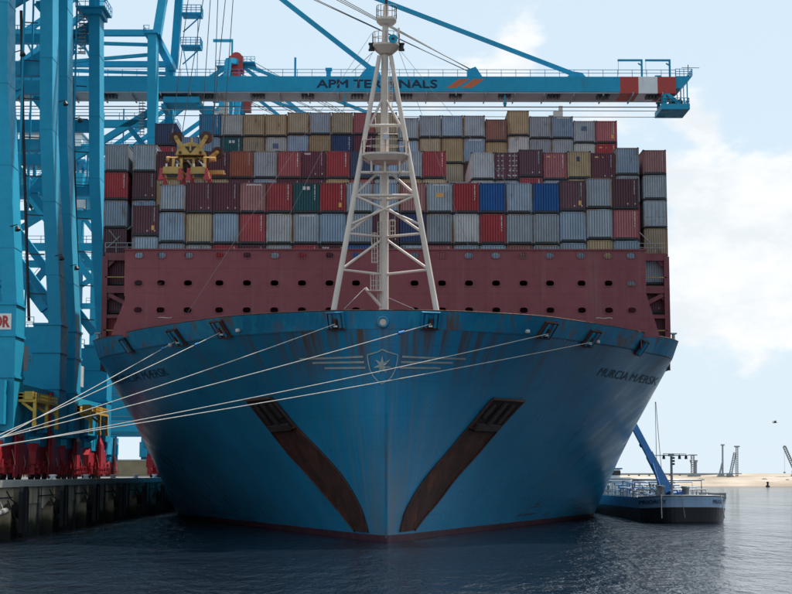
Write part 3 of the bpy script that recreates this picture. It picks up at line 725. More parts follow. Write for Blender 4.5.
def flat(x0, x1, z0, z1): 
    mb.add([(x0, WY, z0), (x1, WY, z0), (x1, WY, z1), (x0, WY, z1), (x0, WY + .14, z0), (x1, WY + .14, z0), (x1, WY + .14, z1), (x0, WY + .14, z1)], [(0, 1, 2, 3), (7, 6, 5, 4)])
hw = 0.62
bands = [(KN - 1, zrow[2] - .5, None), (zrow[2] - .5, zrow[2] + .5, 1), (zrow[2] + .5, zrow[1] - .5, None), (zrow[1] - .5, zrow[1] + .5, 1), (zrow[1] + .5, zrow[0] - .4, None), (zrow[0] - .4, zw_top, 1)]
for z0, z1, hole in bands:
    if not hole:
        if z0 < KN: flat(-19.5, 19.5, z0, 18.02); z0 = 18.02
        flat(xl, xr, z0, z1); continue
    cz = z1 - .5 if z1 < zw_top - 0.01 else zrow[0]
    x = xl
    for cx in hx:
        if cx - hw > x: flat(x, cx - hw, z0, z1)
        ring_cell(cx - hw, cx + hw, z0, z1, cx, cz); x = cx + hw
    flat(x, xr, z0, z1)
# flared ends
for s, xe, pts in ((-1, xl, [(125, 250), (125, 296), (122.5, 305), (117, 319), (111, 335)]), (1, xr, [(645.5, 250.5), (646, 292), (649, 303), (654, 318), (660, 337)])):
    P = [at(px, py, WY) for px, py in pts]
    for a, b_ in zip(P[1:], P[2:]):
        q = [(xe, WY, a.z), (a.x, WY, a.z), (b_.x, WY, b_.z), (xe, WY, b_.z)]
        mb.poly(q, (0, .14, 0))
mb.box(xl - .06, xr + .06, WY - .12, WY + .26, zw_top, zw_top + .13)
brk = part('breakwater', mb, M['maroon'], ship)
mb = MB()
for p in holes_px[::2]:
    x = at(p + 9, 283, WY).x; mb.box(x - .05, x + .05, WY + .14, WY + 1.0, KN, zw_top)
part('breakwater_stiffener', mb, M['maroon'], ship)
# low rails seen over the bulwark in front of the breakwater
for xs in ((141, 186), (596, 636)):
    mb = MB(); a, b_ = at(xs[0], 322, 138.5), at(xs[1], 322, 138.5); mb.railing([(a.x, 139.2, 18.0), (b_.x, 139.2, 18.0)], 1.35, 2.4, 0.03, (0.45, 0.9)); part('deck_railing', mb, M['maroon'], ship)
mb = MB(); a = at(157, 317, 138); mb.path([(a.x + k * .25, 138.6, a.z + .03 * math.sin(k * 1.3)) for k in range(6)], 0.03, 5); part('rope_coil', mb, M['rope'], ship)
mb = MB(); a = at(608, 317.5, 138); mb.path([(a.x + k * .25 - 1, 138.6, a.z + .03 * math.sin(k * 1.7)) for k in range(7)], 0.03, 5); part('rope_coil', mb, M['rope'], ship)

# lashing bridges either side, in front of the outer stacks of the second bay
LY = 156.6
for s in (-1, 1):
    lb = bpy.data.objects.new('lashing_bridge', None); C.objects.link(lb); lb.parent = ship
    zt = at(660, 257, LY).z; xo = s * 28.75; xi = s * 23.2
    mb = MB()
    for xx in (xo, xi): mb.cbox((xx, LY, (KN + zt) / 2), 0.55, 0.7, zt - KN)
    part('column', mb, M['maroon'], lb)
    for py in (257.5, 290, 317):
        z = at(660, py, LY).z; mb = MB(); mb.cbox(((xo + xi) / 2, LY + .01, z), 5.6, 0.62, 0.75 if py < 300 else .35); part('cross_beam', mb, M['maroon'], lb)
    mb = MB(); z0, z1 = at(660, 314, LY).z, at(660, 293, LY).z
    mb.bar((s * 24.8, LY + .02, z0 + .1), (s * 28.4, LY + .02, z1 - .2), 0.4, 0.42, up=(0, 1, 0)); part('diagonal', mb, M['maroon'], lb)
    for py in (263, 296):
        z = at(660, py, LY).z; mb = MB()
        mb.poly([Vector((xo - s * .3, LY - .02, z + .4)), Vector((xo - s * 1.2, LY - .02, z + .4)), Vector((xo - s * .3, LY - .02, z - .5))], (0, .4, 0))
        part('gusset', mb, M['maroon'], lb)
    mb = MB()
    for py in (278, 331): 
        z = at(660, py, LY).z; mb.bar((xi, LY - .3, z), (xo, LY - .3, z + .02), 0.1, 0.1)
    part('handrail', mb, M['yellow'], lb)
    mb = MB(); mb.railing([(xi, LY - .3, zt + .38), (xo, LY - .3, zt + .38)], 1.0, 1.2, 0.03); part('railing', mb, M['steel'], lb)
    mb = MB()
    if s < 0:
        for a_, b_ in (((107, 248), (128, 229)), ((109, 230), (124, 249)), ((128, 229), (132, 226))):
            mb.tube(at(*a_, LY + .2), at(*b_, LY + 1.2), 0.06, 6)
    else:
        mb.tube(at(634, 227, LY), at(650, 243, LY), 0.06, 6)
    part('lashing_bar', mb, M['steel'], lb)

# the accommodation block far aft: only its bridge-wing fittings rise above the boxes
dh = bpy.data.objects.new('deckhouse', None); C.objects.link(dh); dh.parent = ship
mb = MB(); mb.box(-24, 24, 271, 284, KN, 52); mb.box(-29.2, 29.2, 271.5, 276.5, 52.2, 55.6); part('house_block', mb, M['white'], dh)
mb = MB(); mb.box(-28.8, 28.8, 271.42, 271.5, 53.4, 54.8); part('bridge_windows', mb, M['dark'], dh)
for px, py in ((221, 104), (561, 108)):
    a = at(px, py + 1, 268)
    mb = MB(); mb.tube((a.x, 273, 55.6), (a.x, 273, a.z + .6), 0.4, 8); mb.cbox((a.x, 273, a.z + .2), 1.7, .8, 1.0); mb.cbox((a.x + .5, 273, a.z + 1.2), .7, .7, 1.0); mb.cbox((a.x - 1.2, 273, a.z - .2), 1.0, .5, .4); mb.tube((a.x, 273, a.z - 1.5), (a.x + .9, 273, a.z - .3), 0.12, 6)
    part('wing_mast', mb, M['cream'], dh)

# ---- foremast
fm = bpy.data.objects.new('foremast', None); C.objects.link(fm); fm.parent = ship
CY = 126.0
def legY(py): return 122.9 + (125.6 - 122.9) * (311 - py) / (311 - 57)
mb = MB()
for (a, ra), (b_, rb) in zip([((383.8, 314), .39), ((384.2, 168), .36), ((384.8, 52), .29)], [((384.2, 168), .36), ((384.8, 52), .29), ((386, 6), .23)]):
    mb.tube(at(*a, CY), at(*b_, CY), ra, 16, rb)
part('mast_column', mb, M['cream'], fm)
def legpt(side, py):
    px = (333.5 + (379.2 - 333.5) * (311 - py) / (311 - 57)) if side < 0 else (436.5 + (391.0 - 436.5) * (311 - py) / (311 - 57))
    return at(px, py, legY(py))
for s in (-1, 1):
    mb = MB(); mb.tube(legpt(s, 314), legpt(s, 168), 0.235, 12, 0.215); mb.tube(legpt(s, 168), legpt(s, 56), 0.215, 12, 0.175); part('mast_leg', mb, M['cream'], fm)
def col(py): 
    p = at(384, py, CY); return p
BR = 0.11
def brace(*segs, r=BR):
    mb = MB()
    for a, b_ in segs: mb.tube(a, b_, r, 8)
    part('brace', mb, M['cream'], fm)
for s in (-1, 1):
    brace((legpt(s, 269.7), col(238)))
    brace((legpt(s, 269.7), col(274.6)))
    brace((legpt(s, 233.5), col(237)))
    brace((legpt(s, 232.5), col(206)))
    brace((legpt(s, 225), legpt(-s, 195.5)), r=0.11)
    brace((legpt(s, 195), col(167)))
    brace((legpt(s, 134), col(96)))
for py, r in ((195.5, .13), (172.5, .13), (125.5, .14)): brace((legpt(-1, py), legpt(1, py)), r=r)
for s in (-1, 1): brace((legpt(s, 195.5), col(200)))
def platform(py0, py1, pxl, pxr, taper, Yc, rail_h, name='mast_platform'):
    a, b_ = at(pxl, py0, Yc), at(pxr, py0, Yc); zb = at(pxl, py1, Yc).z; cx = (a.x + b_.x) / 2; hw_ = (b_.x - a.x) / 2
    mb = MB(); n_ = 16
    ring = [Vector((cx + hw_ * math.copysign(abs(math.cos(2 * PI * k / n_)) ** .6, math.cos(2 * PI * k / n_)), Yc + min(hw_, 1.6) * math.copysign(abs(math.sin(2 * PI * k / n_)) ** .6, math.sin(2 * PI * k / n_)), a.z)) for k in range(n_)]
    mid = [Vector((p.x, p.y, a.z - .16)) for p in ring]
    low = [Vector((cx + (p.x - cx) * taper, Yc + (p.y - Yc) * taper, zb)) for p in ring]
    mb.add(ring + mid + low, [tuple(range(n_))] + [(k + n_, (k + 1) % n_ + n_, (k + 1) % n_, k) for k in range(n_)] + [(k + 2 * n_, (k + 1) % n_ + 2 * n_, (k + 1) % n_ + n_, k + n_) for k in range(n_)] + [tuple(reversed(range(2 * n_, 3 * n_)))])
    part(name, mb, M['cream'], fm)
    if rail_h:
        mb = MB(); mb.railing([ring[k] for k in range(0, n_, 1)] + [ring[0]], rail_h, 0.9, 0.022, (rail_h * .5,)); part('mast_railing', mb, M['cream'], fm)
platform(19.5, 24.5, 376.5, 396.5, 0.7, CY, 1.05)
platform(45.5, 54.5, 372.5, 399.5, 0.45, CY, 0.95)
platform(155.5, 162.5, 361.5, 409, 0.72, 125.0, 1.05)
# whip aerial, lights, horn, flag bracket
mb = MB(); mb.tube(at(386, 8, CY), at(386.6, -6, CY), 0.12, 8); mb.tube(at(386.6, -6, CY), at(386.8, -26, CY), 0.05, 6); part('mast_top', mb, M['dark'], fm)
mb = MB(); p = at(393, 39.5, CY - .9); mb.tube(p + Vector((0, -.25, 0)), p + Vector((0, .9, 0)), 0.38, 16, 0.2); part('horn', mb, M['crane'], fm)
mb = MB(); mb.tube(p + Vector((0, -.27, 0)), p + Vector((0, -.26, 0)), 0.13, 10); part('horn_mouth', mb, M['dark'], fm)
for px in (371.5, 401.5):
    mb = MB(); p = at(px, 47, CY - .2); mb.tube(p + Vector((0, 0, -.2)), p + Vector((0, 0, .2)), 0.19, 10); mb.cbox(p + Vector((0, 0, .26)), .5, .5, .08); mb.cbox(p - Vector((0, 0, .26)), .5, .5, .08); part('navigation_light', mb, M['dark'], fm)
mb = MB(); mb.tube(at(398.8, 45, CY), at(398.6, 29, CY), 0.06, 6); mb.cbox(at(398.8, 30, CY), .15, .15, .35); part('light_pole', mb, M['cream'], fm)
mb = MB(); mb.cbox(at(386.5, 137, CY - .6), .42, .3, .42); part('work_lamp', mb, M['lamp'], fm)
mb = MB(); mb.tube(at(378, 134, CY - .5), at(398, 134, CY - .5), 0.05, 6); part('lamp_bar', mb, M['cream'], fm)
for px in (371.5, 385, 399.5):
    mb = MB(); mb.tube(at(px, 160, 124.2), at(px, 172.5, 124.2), 0.09, 6); part('platform_strut', mb, M['cream'], fm)
# ladders with cages
def ladder(px, py0, py1, Yc, wpx=5.0, cage=True):
    a, b_ = at(px, py0, Yc), at(px, py1, Yc); w2 = wpx * Yc / F / 2; mb = MB()
    for s in (-1, 1): mb.tube((a.x + s * w2, Yc, a.z), (b_.x + s * w2, Yc, b_.z), 0.03, 5)
    k = int((b_.z - a.z) / 0.4)
    for i in range(k + 1): z = a.z + (b_.z - a.z) * i / k; mb.tube((a.x - w2, Yc, z), (a.x + w2, Yc, z), 0.018, 5)
    if cage:
        for i in range(0, k + 1, 3):
            z = a.z + (b_.z - a.z) * i / k; pts = [(a.x + math.cos(t_) * w2 * 1.3, Yc - .05 - .6 * math.sin(t_), z) for t_ in np.linspace(0, PI, 7)]
            mb.path(pts, 0.03, 5)
        for t_ in (0.5, PI / 2, PI - .5): mb.tube((a.x + math.cos(t_) * w2 * 1.3, Yc - .05 - .6 * math.sin(t_), a.z), (b_.x + math.cos(t_) * w2 * 1.3, Yc - .05 - .6 * math.sin(t_), b_.z), 0.025, 5)
    part('mast_ladder', mb, M['cream'], fm)
ladder(379.3, 305, 222, CY - .35, 3.0, False)
ladder(374.6, 263, 234, CY - .5)
ladder(392.5, 236, 221, CY - .5)
ladder(373.5, 291, 275, CY - .5)
ladder(391, 110, 62, CY + .45, 2.5, False)
mb = MB(); p = at(374, 291, CY - .5); mb.cbox(p, 1.3, .9, .07); part('ladder_landing', mb, M['cream'], fm)
mb = MB(); mb.tube(at(365.2, 288, CY - .6), at(381, 306.5, CY - .3), 0.13, 8); part('boom_strut', mb, M['cream'], fm)
for a, b_ in (((365, 288, CY - .6), (344, 309, 123)), ((389, 298, CY), (414, 309, 122.5)), ((372, 53, CY), (352, 72, 133)), ((389.5, 50, CY), (393, 75, 128))):
    mb = MB(); mb.tube(at(*a), at(*b_), 0.025, 5); part('mast_stay', mb, M['wire_light'], fm)
# long rigging wires from the mast to the breakwater top
for a, b_ in (((372, 33, CY), (188, 312, 139)), ((373, 52, CY), (275, 243, 140)), ((399.5, 52, CY), (468, 245, 140)), ((400, 50, CY), (555, 243, 140))):
    mb = MB(); mb.tube(at(*a), at(*b_), 0.02, 4); part('mast_stay', mb, M['wire_light'], fm)
mb = MB(); mb.path([at(501 + k * .8, 318 - abs(k - 3) * 1.3 - k, 132) for k in range(-2, 4)], .05, 5); part('rope_coil', mb, M['rope'], ship)

# ------------------------------------------------------------------ containers
CC = {'G': ((0.265, 0.295, 0.33), 'grey'), 'L': ((0.225, 0.295, 0.38), 'pale blue-grey'), 'T': ((0.34, 0.25, 0.15), 'tan'), 'M': ((0.10, 0.028, 0.042), 'dark maroon'),
      'R': ((0.32, 0.055, 0.062), 'red'), 'B': ((0.010, 0.085, 0.28), 'bright blue'), 'N': ((0.028, 0.045, 0.11), 'navy blue'), 'D': ((0.012, 0.075, 0.085), 'dark green'),
      'C': ((0.006, 0.16, 0.31), 'sky blue'), 'O': ((0.24, 0.085, 0.06), 'rust brown'), 'S': ((0.30, 0.105, 0.10), 'faded salmon red'), 'W': ((0.42, 0.42, 0.41), 'off-white')}
for k, (c_, _) in CC.items():
    rusty = k in 'GWLT'
    M['c' + k] = paint('container_' + CC[k][1].replace(' ', '_').replace('-', '_'), c_, 0.5, 0.10, 0.9, RUST if rusty else sc(c_, .35), 0.7 if rusty else 0.4, (1.6, 1.6, 0.45), (0.56, 0.70), jitter=0.14)
    M['f' + k] = paint('container_frame_' + CC[k][1].replace(' ', '_').replace('-', '_'), sc(c_, 0.72), 0.55, 0.2, 1.5, (0.20, 0.10, 0.045) if rusty else (0.05, 0.025, 0.02), 0.95 if rusty else .6, (1.2, 1.2, 0.5), (0.38, 0.55))
CW, CL = 2.438, 12.19
_cache = {}
def cmesh(kind, col_, h):
    key = (kind, col_, h)
    if key in _cache: return _cache[key]
    mb = MB(); hw = CW / 2; t_ = 0.13
    mats = M['c' + col_]
    if kind == 'frame':
        mats = [M['f' + col_], M['dark']]
        for sx in (-1, 1):
            for y0 in (0, CL - t_): 
                x0, x1 = sorted((sx * hw, sx * (hw - t_))); mb.box(x0, x1, y0, y0 + t_, .1, h - .1)
            x0, x1 = sorted((sx * hw, sx * (hw - .07))); mb.box(x0, x1, t_, CL - t_, h - .12, h - .02); mb.box(x0, x1, t_, CL - t_, .06, .22)
        for y0 in (0, CL - t_): mb.box(-hw + t_, hw - t_, y0 + .015, y0 + t_, h - .13, h - .02)
        mb.cur = 1
        for y0 in (0.05, CL - t_): mb.box(-hw + t_, hw - t_, y0, y0 + t_ - .06, .03, .26)  # near-black bottom rails stand in for the shaded gap under each box
        mb.box(-hw + .08, hw - .08, t_, CL - t_, .10, .16)
        mb.cur = 1
        for sx in (-1, 1):
            for y0 in (-.012, CL - .165):
                for z0 in (0, h - .118): 
                    x0, x1 = sorted((sx * (hw + .01), sx * (hw - .17))); mb.box(x0, x1, y0, y0 + .178, z0, z0 + .118)
                x0, x1 = sorted((sx * (hw - .05), sx * (hw - .13))); mb.box(x0, x1, y0 + .04, y0 + .13, h, h + .035)
    elif kind == 'end_wall':
        n_ = 9; xs = [(-hw + t_, .03)]; p_ = (CW - 2 * t_) / n_; x = -hw + t_
        for i in range(n_): xs += [(x + p_ * .36, .03), (x + p_ * .43, .125), (x + p_ * .57, .125), (x + p_ * .64, .03)]; x += p_
        xs.append((hw - t_, .03))
        v_ = [(a, b_, .25) for a, b_ in xs] + [(a, b_, h - .12) for a, b_ in xs]; n_ = len(xs)
        mb.add(v_, [(i, i + 1, i + 1 + n_, i + n_) for i in range(n_ - 1)])
    elif kind == 'door':
        for sx in (-1, 1):
            x0, x1 = sorted((sx * .012, sx * (hw - t_))); mb.box(x0, x1, .03, .08, .2, h - .13)
    elif kind == 'locking_bar':
        mats = M['steel']
        for x in (-.82, -.38, .38, .82):
            mb.tube((x, -.0, .15), (x, -.0, h - .1), .022, 6); mb.box(x - .14, x + .14, -.02, .03, 1.15, 1.21)
            for z in (.35, h * .5, h - .4): mb.box(x - .06, x + .06, -.01, .03, z, z + .07)
    elif kind == 'side_wall':
        n_ = 34; ys_ = []; p_ = (CL - 2 * t_) / n_; y_ = t_
        for i in range(n_): ys_ += [(.075, y_), (.075, y_ + p_ * .3), (.035, y_ + p_ * .5), (.035, y_ + p_ * .8)]; y_ += p_
        ys_.append((.075, CL - t_))
        v_ = [(hw - a, b_, .2) for a, b_ in ys_] + [(hw - a, b_, h - .11) for a, b_ in ys_]; n_ = len(ys_)
        mb.add(v_, [(i, i + 1, i + 1 + n_, i + n_) for i in range(n_ - 1)])
    elif kind == 'roof':
        mb.box(-hw + .05, hw - .05, .1, CL - .1, h - .06, h - .03)
    _cache[key] = mb.mesh('container_' + kind, mats); return _cache[key]
def mk_mesh(kind, h):
    key = ('mark', kind, h)
    if key in _cache: return _cache[key]
    mb = MB(); rr = random.Random(len(_cache)); mats = M['marks']; yf = 0.012
    def rect(x0, x1, z0, z1): mb.box(x0, x1, yf, yf + .03, z0, z1)
    if kind in ('strip', 'stripfaint'):
        if kind == 'stripfaint': mats = M['steel']
        z = h * .93
        for i in range(11):
            w_ = rr.uniform(.07, .11); rect(.76, .76 + w_, z - .085, z); z -= rr.choice((.115, .115, .115, .19))
    elif kind == 'dots':
        for x in (.12, .82): rect(x, x + .1, .42, .54)
    elif kind == 'sticker': mats = M['sticker']; rect(.55, .82, .55, .98)
    elif kind == 'squares':
        for x in (-.32, .06): rect(x, x + .27, h * .76, h * .87)
    elif kind == 'patch_orange': mats = M['sticker']; rect(-.35, .42, h * .52, h * .66)
    elif kind == 'patch_blue': mats = M['patch_blue']; rect(-.35, .3, h * .55, h * .75)
    elif kind == 'tex': put_text(mb, 'tex', lambda u, v: (-.98 + .7 * u, yf, h * .86 + .24 * v), .02)
    elif kind == 'topline':
        x = -.6
        for i in range(9): w_ = rr.uniform(.08, .13); rect(x, x + w_, h * .9, h * .95); x += w_ + .05
    elif kind == 'logo': mats = M['letter']; mb.tube((-.1, yf, h * .74), (-.1, yf + .02, h * .74), .2, 8); rect(-.28, .1, h * .63, h * .67)
    elif kind == 'top_sticker': mats = M['sticker']; rect(-.85, -.5, h * .82, h * .87); rect(-.1, .02, h * .82, h * .86)
    elif kind == 'doorlines':
        for x in (-.95, -.55, -.5, .25, .6, .95):
            for q in range(5): z = .4 + q * h * .18; rect(x, x + rr.uniform(.05, .2), z, z + rr.uniform(.06, .16))
    _cache[key] = mb.mesh('container_marking', mats); return _cache[key]
HC, ST = 2.896, 2.591
N_CONT = [0]
def container(x, Y, ztop, col_, h, label, group, marks=(), door=False):
    z0 = ztop - h
    t_ = thing('shipping_container', (x, Y, z0), label, 'container', group)
    link('frame', cmesh('frame', col_, h), t_)
    if door:
        link('door', cmesh('door', col_, h), t_); link('locking_bar', cmesh('locking_bar', col_, h), t_)
    else: link('end_wall', cmesh('end_wall', col_, h), t_)
    e = link('end_wall', cmesh('end_wall', col_, h), t_, (0, CL, 0)); e.rotation_euler = (0, 0, PI)
    link('side_wall', cmesh('side_wall', col_, h), t_)
    e = link('side_wall', cmesh('side_wall', col_, h), t_, (0, CL, 0)); e.rotation_euler = (0, 0, PI)
    link('roof', cmesh('roof', col_, h), t_)
    for k in marks:
        tag(link('sticker' if 'sticker' in k else ('patch' if 'patch' in k else 'marking'), mk_mesh(k, h), t_), kind='stuff')
    N_CONT[0] += 1
    return t_
PITCHX, GAP = 2.507, 0.06
SHIPX = at(386.6, 200, 150).x
DEFM = {'R': ('strip',), 'M': ('stripfaint', 'dots'), 'O': ('stripfaint',), 'N': ('strip',), 'C': ('strip',), 'D': ('squares', 'strip'), 'S': ('stripfaint',)}
used = set()
def uniq(s_):
    assert s_ not in used, s_; used.add(s_); return s_
def column(bay, Y, i, top_py, cells, rows, group):
    x = (i - 11) * PITCHX + (-.4 if bay == 2 and i == 0 else .32 if bay == 2 and i == 22 else 0)
    z = at(386, top_py, Y).z
    for (spec, h), row in zip(cells, rows):
        c_ = spec[0]; mk = DEFM.get(c_, ()); door = False
        if '!' in spec: mk = ()
        extra = spec[1:].replace('!', '')
        for ch, nm in (('k', 'sticker'), ('s', 'strip'), ('o', 'patch_orange'), ('b', 'patch_blue'), ('x', 'tex'), ('t', 'topline'), ('g', 'logo'), ('p', 'top_sticker'), ('d', 'doorlines')):
            if ch in extra: mk = mk + (nm,)
        if 'D' in extra: door = True
        if 'd' in extra: door = True
        mk = tuple(dict.fromkeys(mk))
        container(x, Y, z, c_, h, uniq(row), group, mk, door)
        z -= h + GAP
def lab(c_, text, extra=''):
    return '%s container %s' % (CC[c_][1], text)
BAY1, BAY2, BAY3 = 142.8, 157.3, 171.9
# --- third bay, the highest tiers against the sky
top3 = {1: 123.5, 3: 114.4, 4: 114.4, 5: 114.4, 6: 114.4, 7: 112.4, 8: 112.4, 9: 112.4, 10: 112.4, 11: 112.4, 12: 117.5, 13: 115.3, 14: 115.3, 15: 115.3, 16: 119, 17: 110.6, 18: 116, 19: 116, 20: 120.4, 21: 120.4}
r1 = {1: 'N', 3: 'C', 4: 'W', 5: 'T', 6: 'T', 7: 'T', 8: 'G', 9: 'T', 10: 'R!', 11: 'T', 12: 'G', 13: 'G', 14: 'L', 15: 'G', 16: 'O', 17: 'T', 18: 'G', 19: 'Lt', 20: 'Gb', 21: 'Rk'}
r2 = {1: 'R', 2: 'L', 3: 'L', 4: 'D', 5: 'T', 6: 'Wb', 7: 'L', 8: 'T', 9: 'N', 10: 'M', 11: 'T', 12: 'L', 13: 'T', 14: 'T', 15: 'Lt', 16: 'T', 17: 'W', 18: 'G', 19: 'G', 20: 'W', 21: 'Rp'}
ks = sorted(top3); n1_ = 0; n2_ = 0
G3, G2, G1 = 'containers stacked in the rear bay', 'containers stacked in the middle bay', 'containers stacked in the front bay'
for i in range(1, 22):
    n2_ += 1
    if i in top3:
        n1_ += 1
        t1 = 'in the topmost row under the boom, %s from the crane side' % ORD[n1_ - 1]
        t2 = 'half seen just below the topmost row, %s from the crane side' % ORD[n2_ - 1]
        cells = [(r1[i], ST if i != 17 else HC), (r2[i], HC if i != 17 else HC)]; rows = [lab(r1[i][0], t1), lab(r2[i][0], t2)]
        if i == 14: cells.append(('T', HC)); rows.append(lab('T', 'seen deep in the notch right of the foremast, under another tan one'))
        column(3, BAY3, i, top3[i], cells, rows, G3)
    else:
        column(3, BAY3, i, 137.0, [(r2[i], HC)], [lab(r2[i][0], 'half seen just below the topmost row, %s from the crane side' % ORD[n2_ - 1])], G3)
# --- second bay
top2 = {0: 144.5, 1: 144.5, 2: 151.5, 3: 151.2, 4: 151.2, 13: 150.8, 15: 152.2, 16: 152.2, 17: 149.2, 18: 152.2, 19: 150.8, 20: 152.6, 21: 147.2, 22: 149.5, 14: 181.5}
r3 = {0: 'G', 1: 'G', 2: 'M', 3: 'M', 4: 'M', 5: 'O', 6: 'G', 7: 'Rs', 8: 'Mx', 9: 'R', 10: 'N!', 11: 'L', 12: 'G', 13: 'R', 15: 'W', 16: 'Md', 17: 'M', 18: 'Rp', 19: 'Tg', 20: 'Mp', 21: 'L', 22: 'S'}
r4 = {0: 'R', 1: 'M', 2: 'T', 3: 'T', 4: 'T', 5: 'M', 6: 'L', 7: 'M', 8: 'M', 9: 'T', 10: 'R', 11: 'G', 12: 'T', 13: 'T', 14: 'G', 15: 'W', 16: 'G', 17: 'R', 18: 'G', 19: 'T', 20: 'T', 21: 'G', 22: 'G'}
a_ = 0; b2 = 0
for i in range(23):
    b2 += 1; t2 = 'just below the middle bay top row, %s from the crane side' % ORD[b2 - 1]
    if i == 14: column(2, BAY2, i, top2[14], [(r4[i], HC)], [lab(r4[i][0], t2)], G2); continue
    a_ += 1; t1 = 'in the middle bay top row, %s from the crane side' % ORD[a_ - 1]
    cells = [(r3[i], HC), (r4[i], HC)]; rows = [lab(r3[i][0], t1), lab(r4[i][0], t2)]
    if i == 0: cells += [('L', HC), ('M!', HC), ('M!', HC), ('M!', HC), ('R!', HC), ('M!', HC)]
    if i == 1: cells += [('L', HC), ('M!', HC), ('M!', HC), ('M', HC), ('R!', HC), ('M!', HC)]
    if i == 21: cells += [('R', HC), ('M!', HC), ('G', HC), ('M', HC), ('M', HC)]
    if i == 22: cells = [(r3[i], ST), (r4[i], ST), ('GD', HC), ('T!', HC), ('Gt', HC), ('Mt', HC), ('Mt', HC), ('M', HC)]
    rows += [lab(cells[k][0][0], 'in the %s stack on the %s, %s from its top' % ('outermost' if i in (0, 22) else 'next-to-outermost', 'crane side' if i < 5 else 'barge side', ORD[k])) for k in range(2, len(cells))]
    column(2, BAY2, i, top2.get(i, 151.0), cells, rows, G2)
# --- first bay, over the breakwater
top1 = {2: 205.5, 3: 184.5, 18: 180.3, 19: 177.6, 20: 178.2}
r5 = {3: 'G', 4: 'M', 5: 'M', 6: 'St', 7: 'Rs', 8: 'D', 9: 'Rk', 10: 'G', 11: 'L', 12: 'S!', 13: 'Gto', 14: 'Rs', 15: 'B!', 16: 'L', 17: 'B!', 18: 'Mk', 19: 'G', 20: 'M'}
r6 = {2: 'Mk', 3: 'L', 4: 'T', 5: 'L', 6: 'R', 7: 'W', 8: 'Gt', 9: 'L', 10: 'G', 11: 'M', 12: 'N', 13: 'G', 14: 'W', 15: 'R', 16: 'G', 17: 'G', 18: 'L', 19: 'G', 20: 'Rs'}
r7 = {2: 'L', 3: 'L', 4: 'G', 5: 'R', 6: 'M', 7: 'G', 8: 'R', 9: 'Mx', 10: 'B', 11: 'M', 12: 'Lt', 13: 'R', 14: 'L', 15: 'L', 16: 'O', 17: 'G', 18: 'L', 19: 'T', 20: 'L'}
for i in range(2, 21):
    t5 = 'in the upper row over the breakwater, %s from the crane side' % ORD[i - 3]
    t6 = 'in the second row over the breakwater, %s from the crane side' % ORD[i - 2]
    t7 = 'peeping over the breakwater edge, %s from the crane side' % ORD[i - 2]
    if i == 2: cells = [(r6[i], HC), (r7[i], HC)]; rows = [lab(r6[i][0], t6), lab(r7[i][0], t7)]
    else: cells = [(r5[i], ST if i == 3 else HC), (r6[i], HC), (r7[i], HC)]; rows = [lab(r5[i][0], t5), lab(r6[i][0], t6), lab(r7[i][0], t7)]
    column(1, BAY1, i, top1.get(i, 182.6), cells, rows, G1)
# the boxes buried below and behind these, which carry them, as one mass
mb = MB()
for i in range(2, 21):
    for z in (17.2, 20.2):
        mb.box((i - 11) * PITCHX - 1.2, (i - 11) * PITCHX + 1.2, BAY1 + .3, BAY1 + 12, z, z + 2.85)
for Yb, z1, r_ in ((BAY2, 32.6, range(2, 21)), (BAY3, 36.8, range(1, 22))):
    for i in r_:
        z = 17.2
        while z + 2.8 < z1:
            mb.box((i - 11) * PITCHX - 1.2, (i - 11) * PITCHX + 1.2, Yb + .3, Yb + 12, z, z + 2.85); z += 2.94
tag(link('container_stack', mb.mesh('container_stack', M['cM'], (0, 150, 17)), None, (0, 150, 17)), 'dark mass of boxes buried under the visible container rows', 'containers', None, 'stuff')

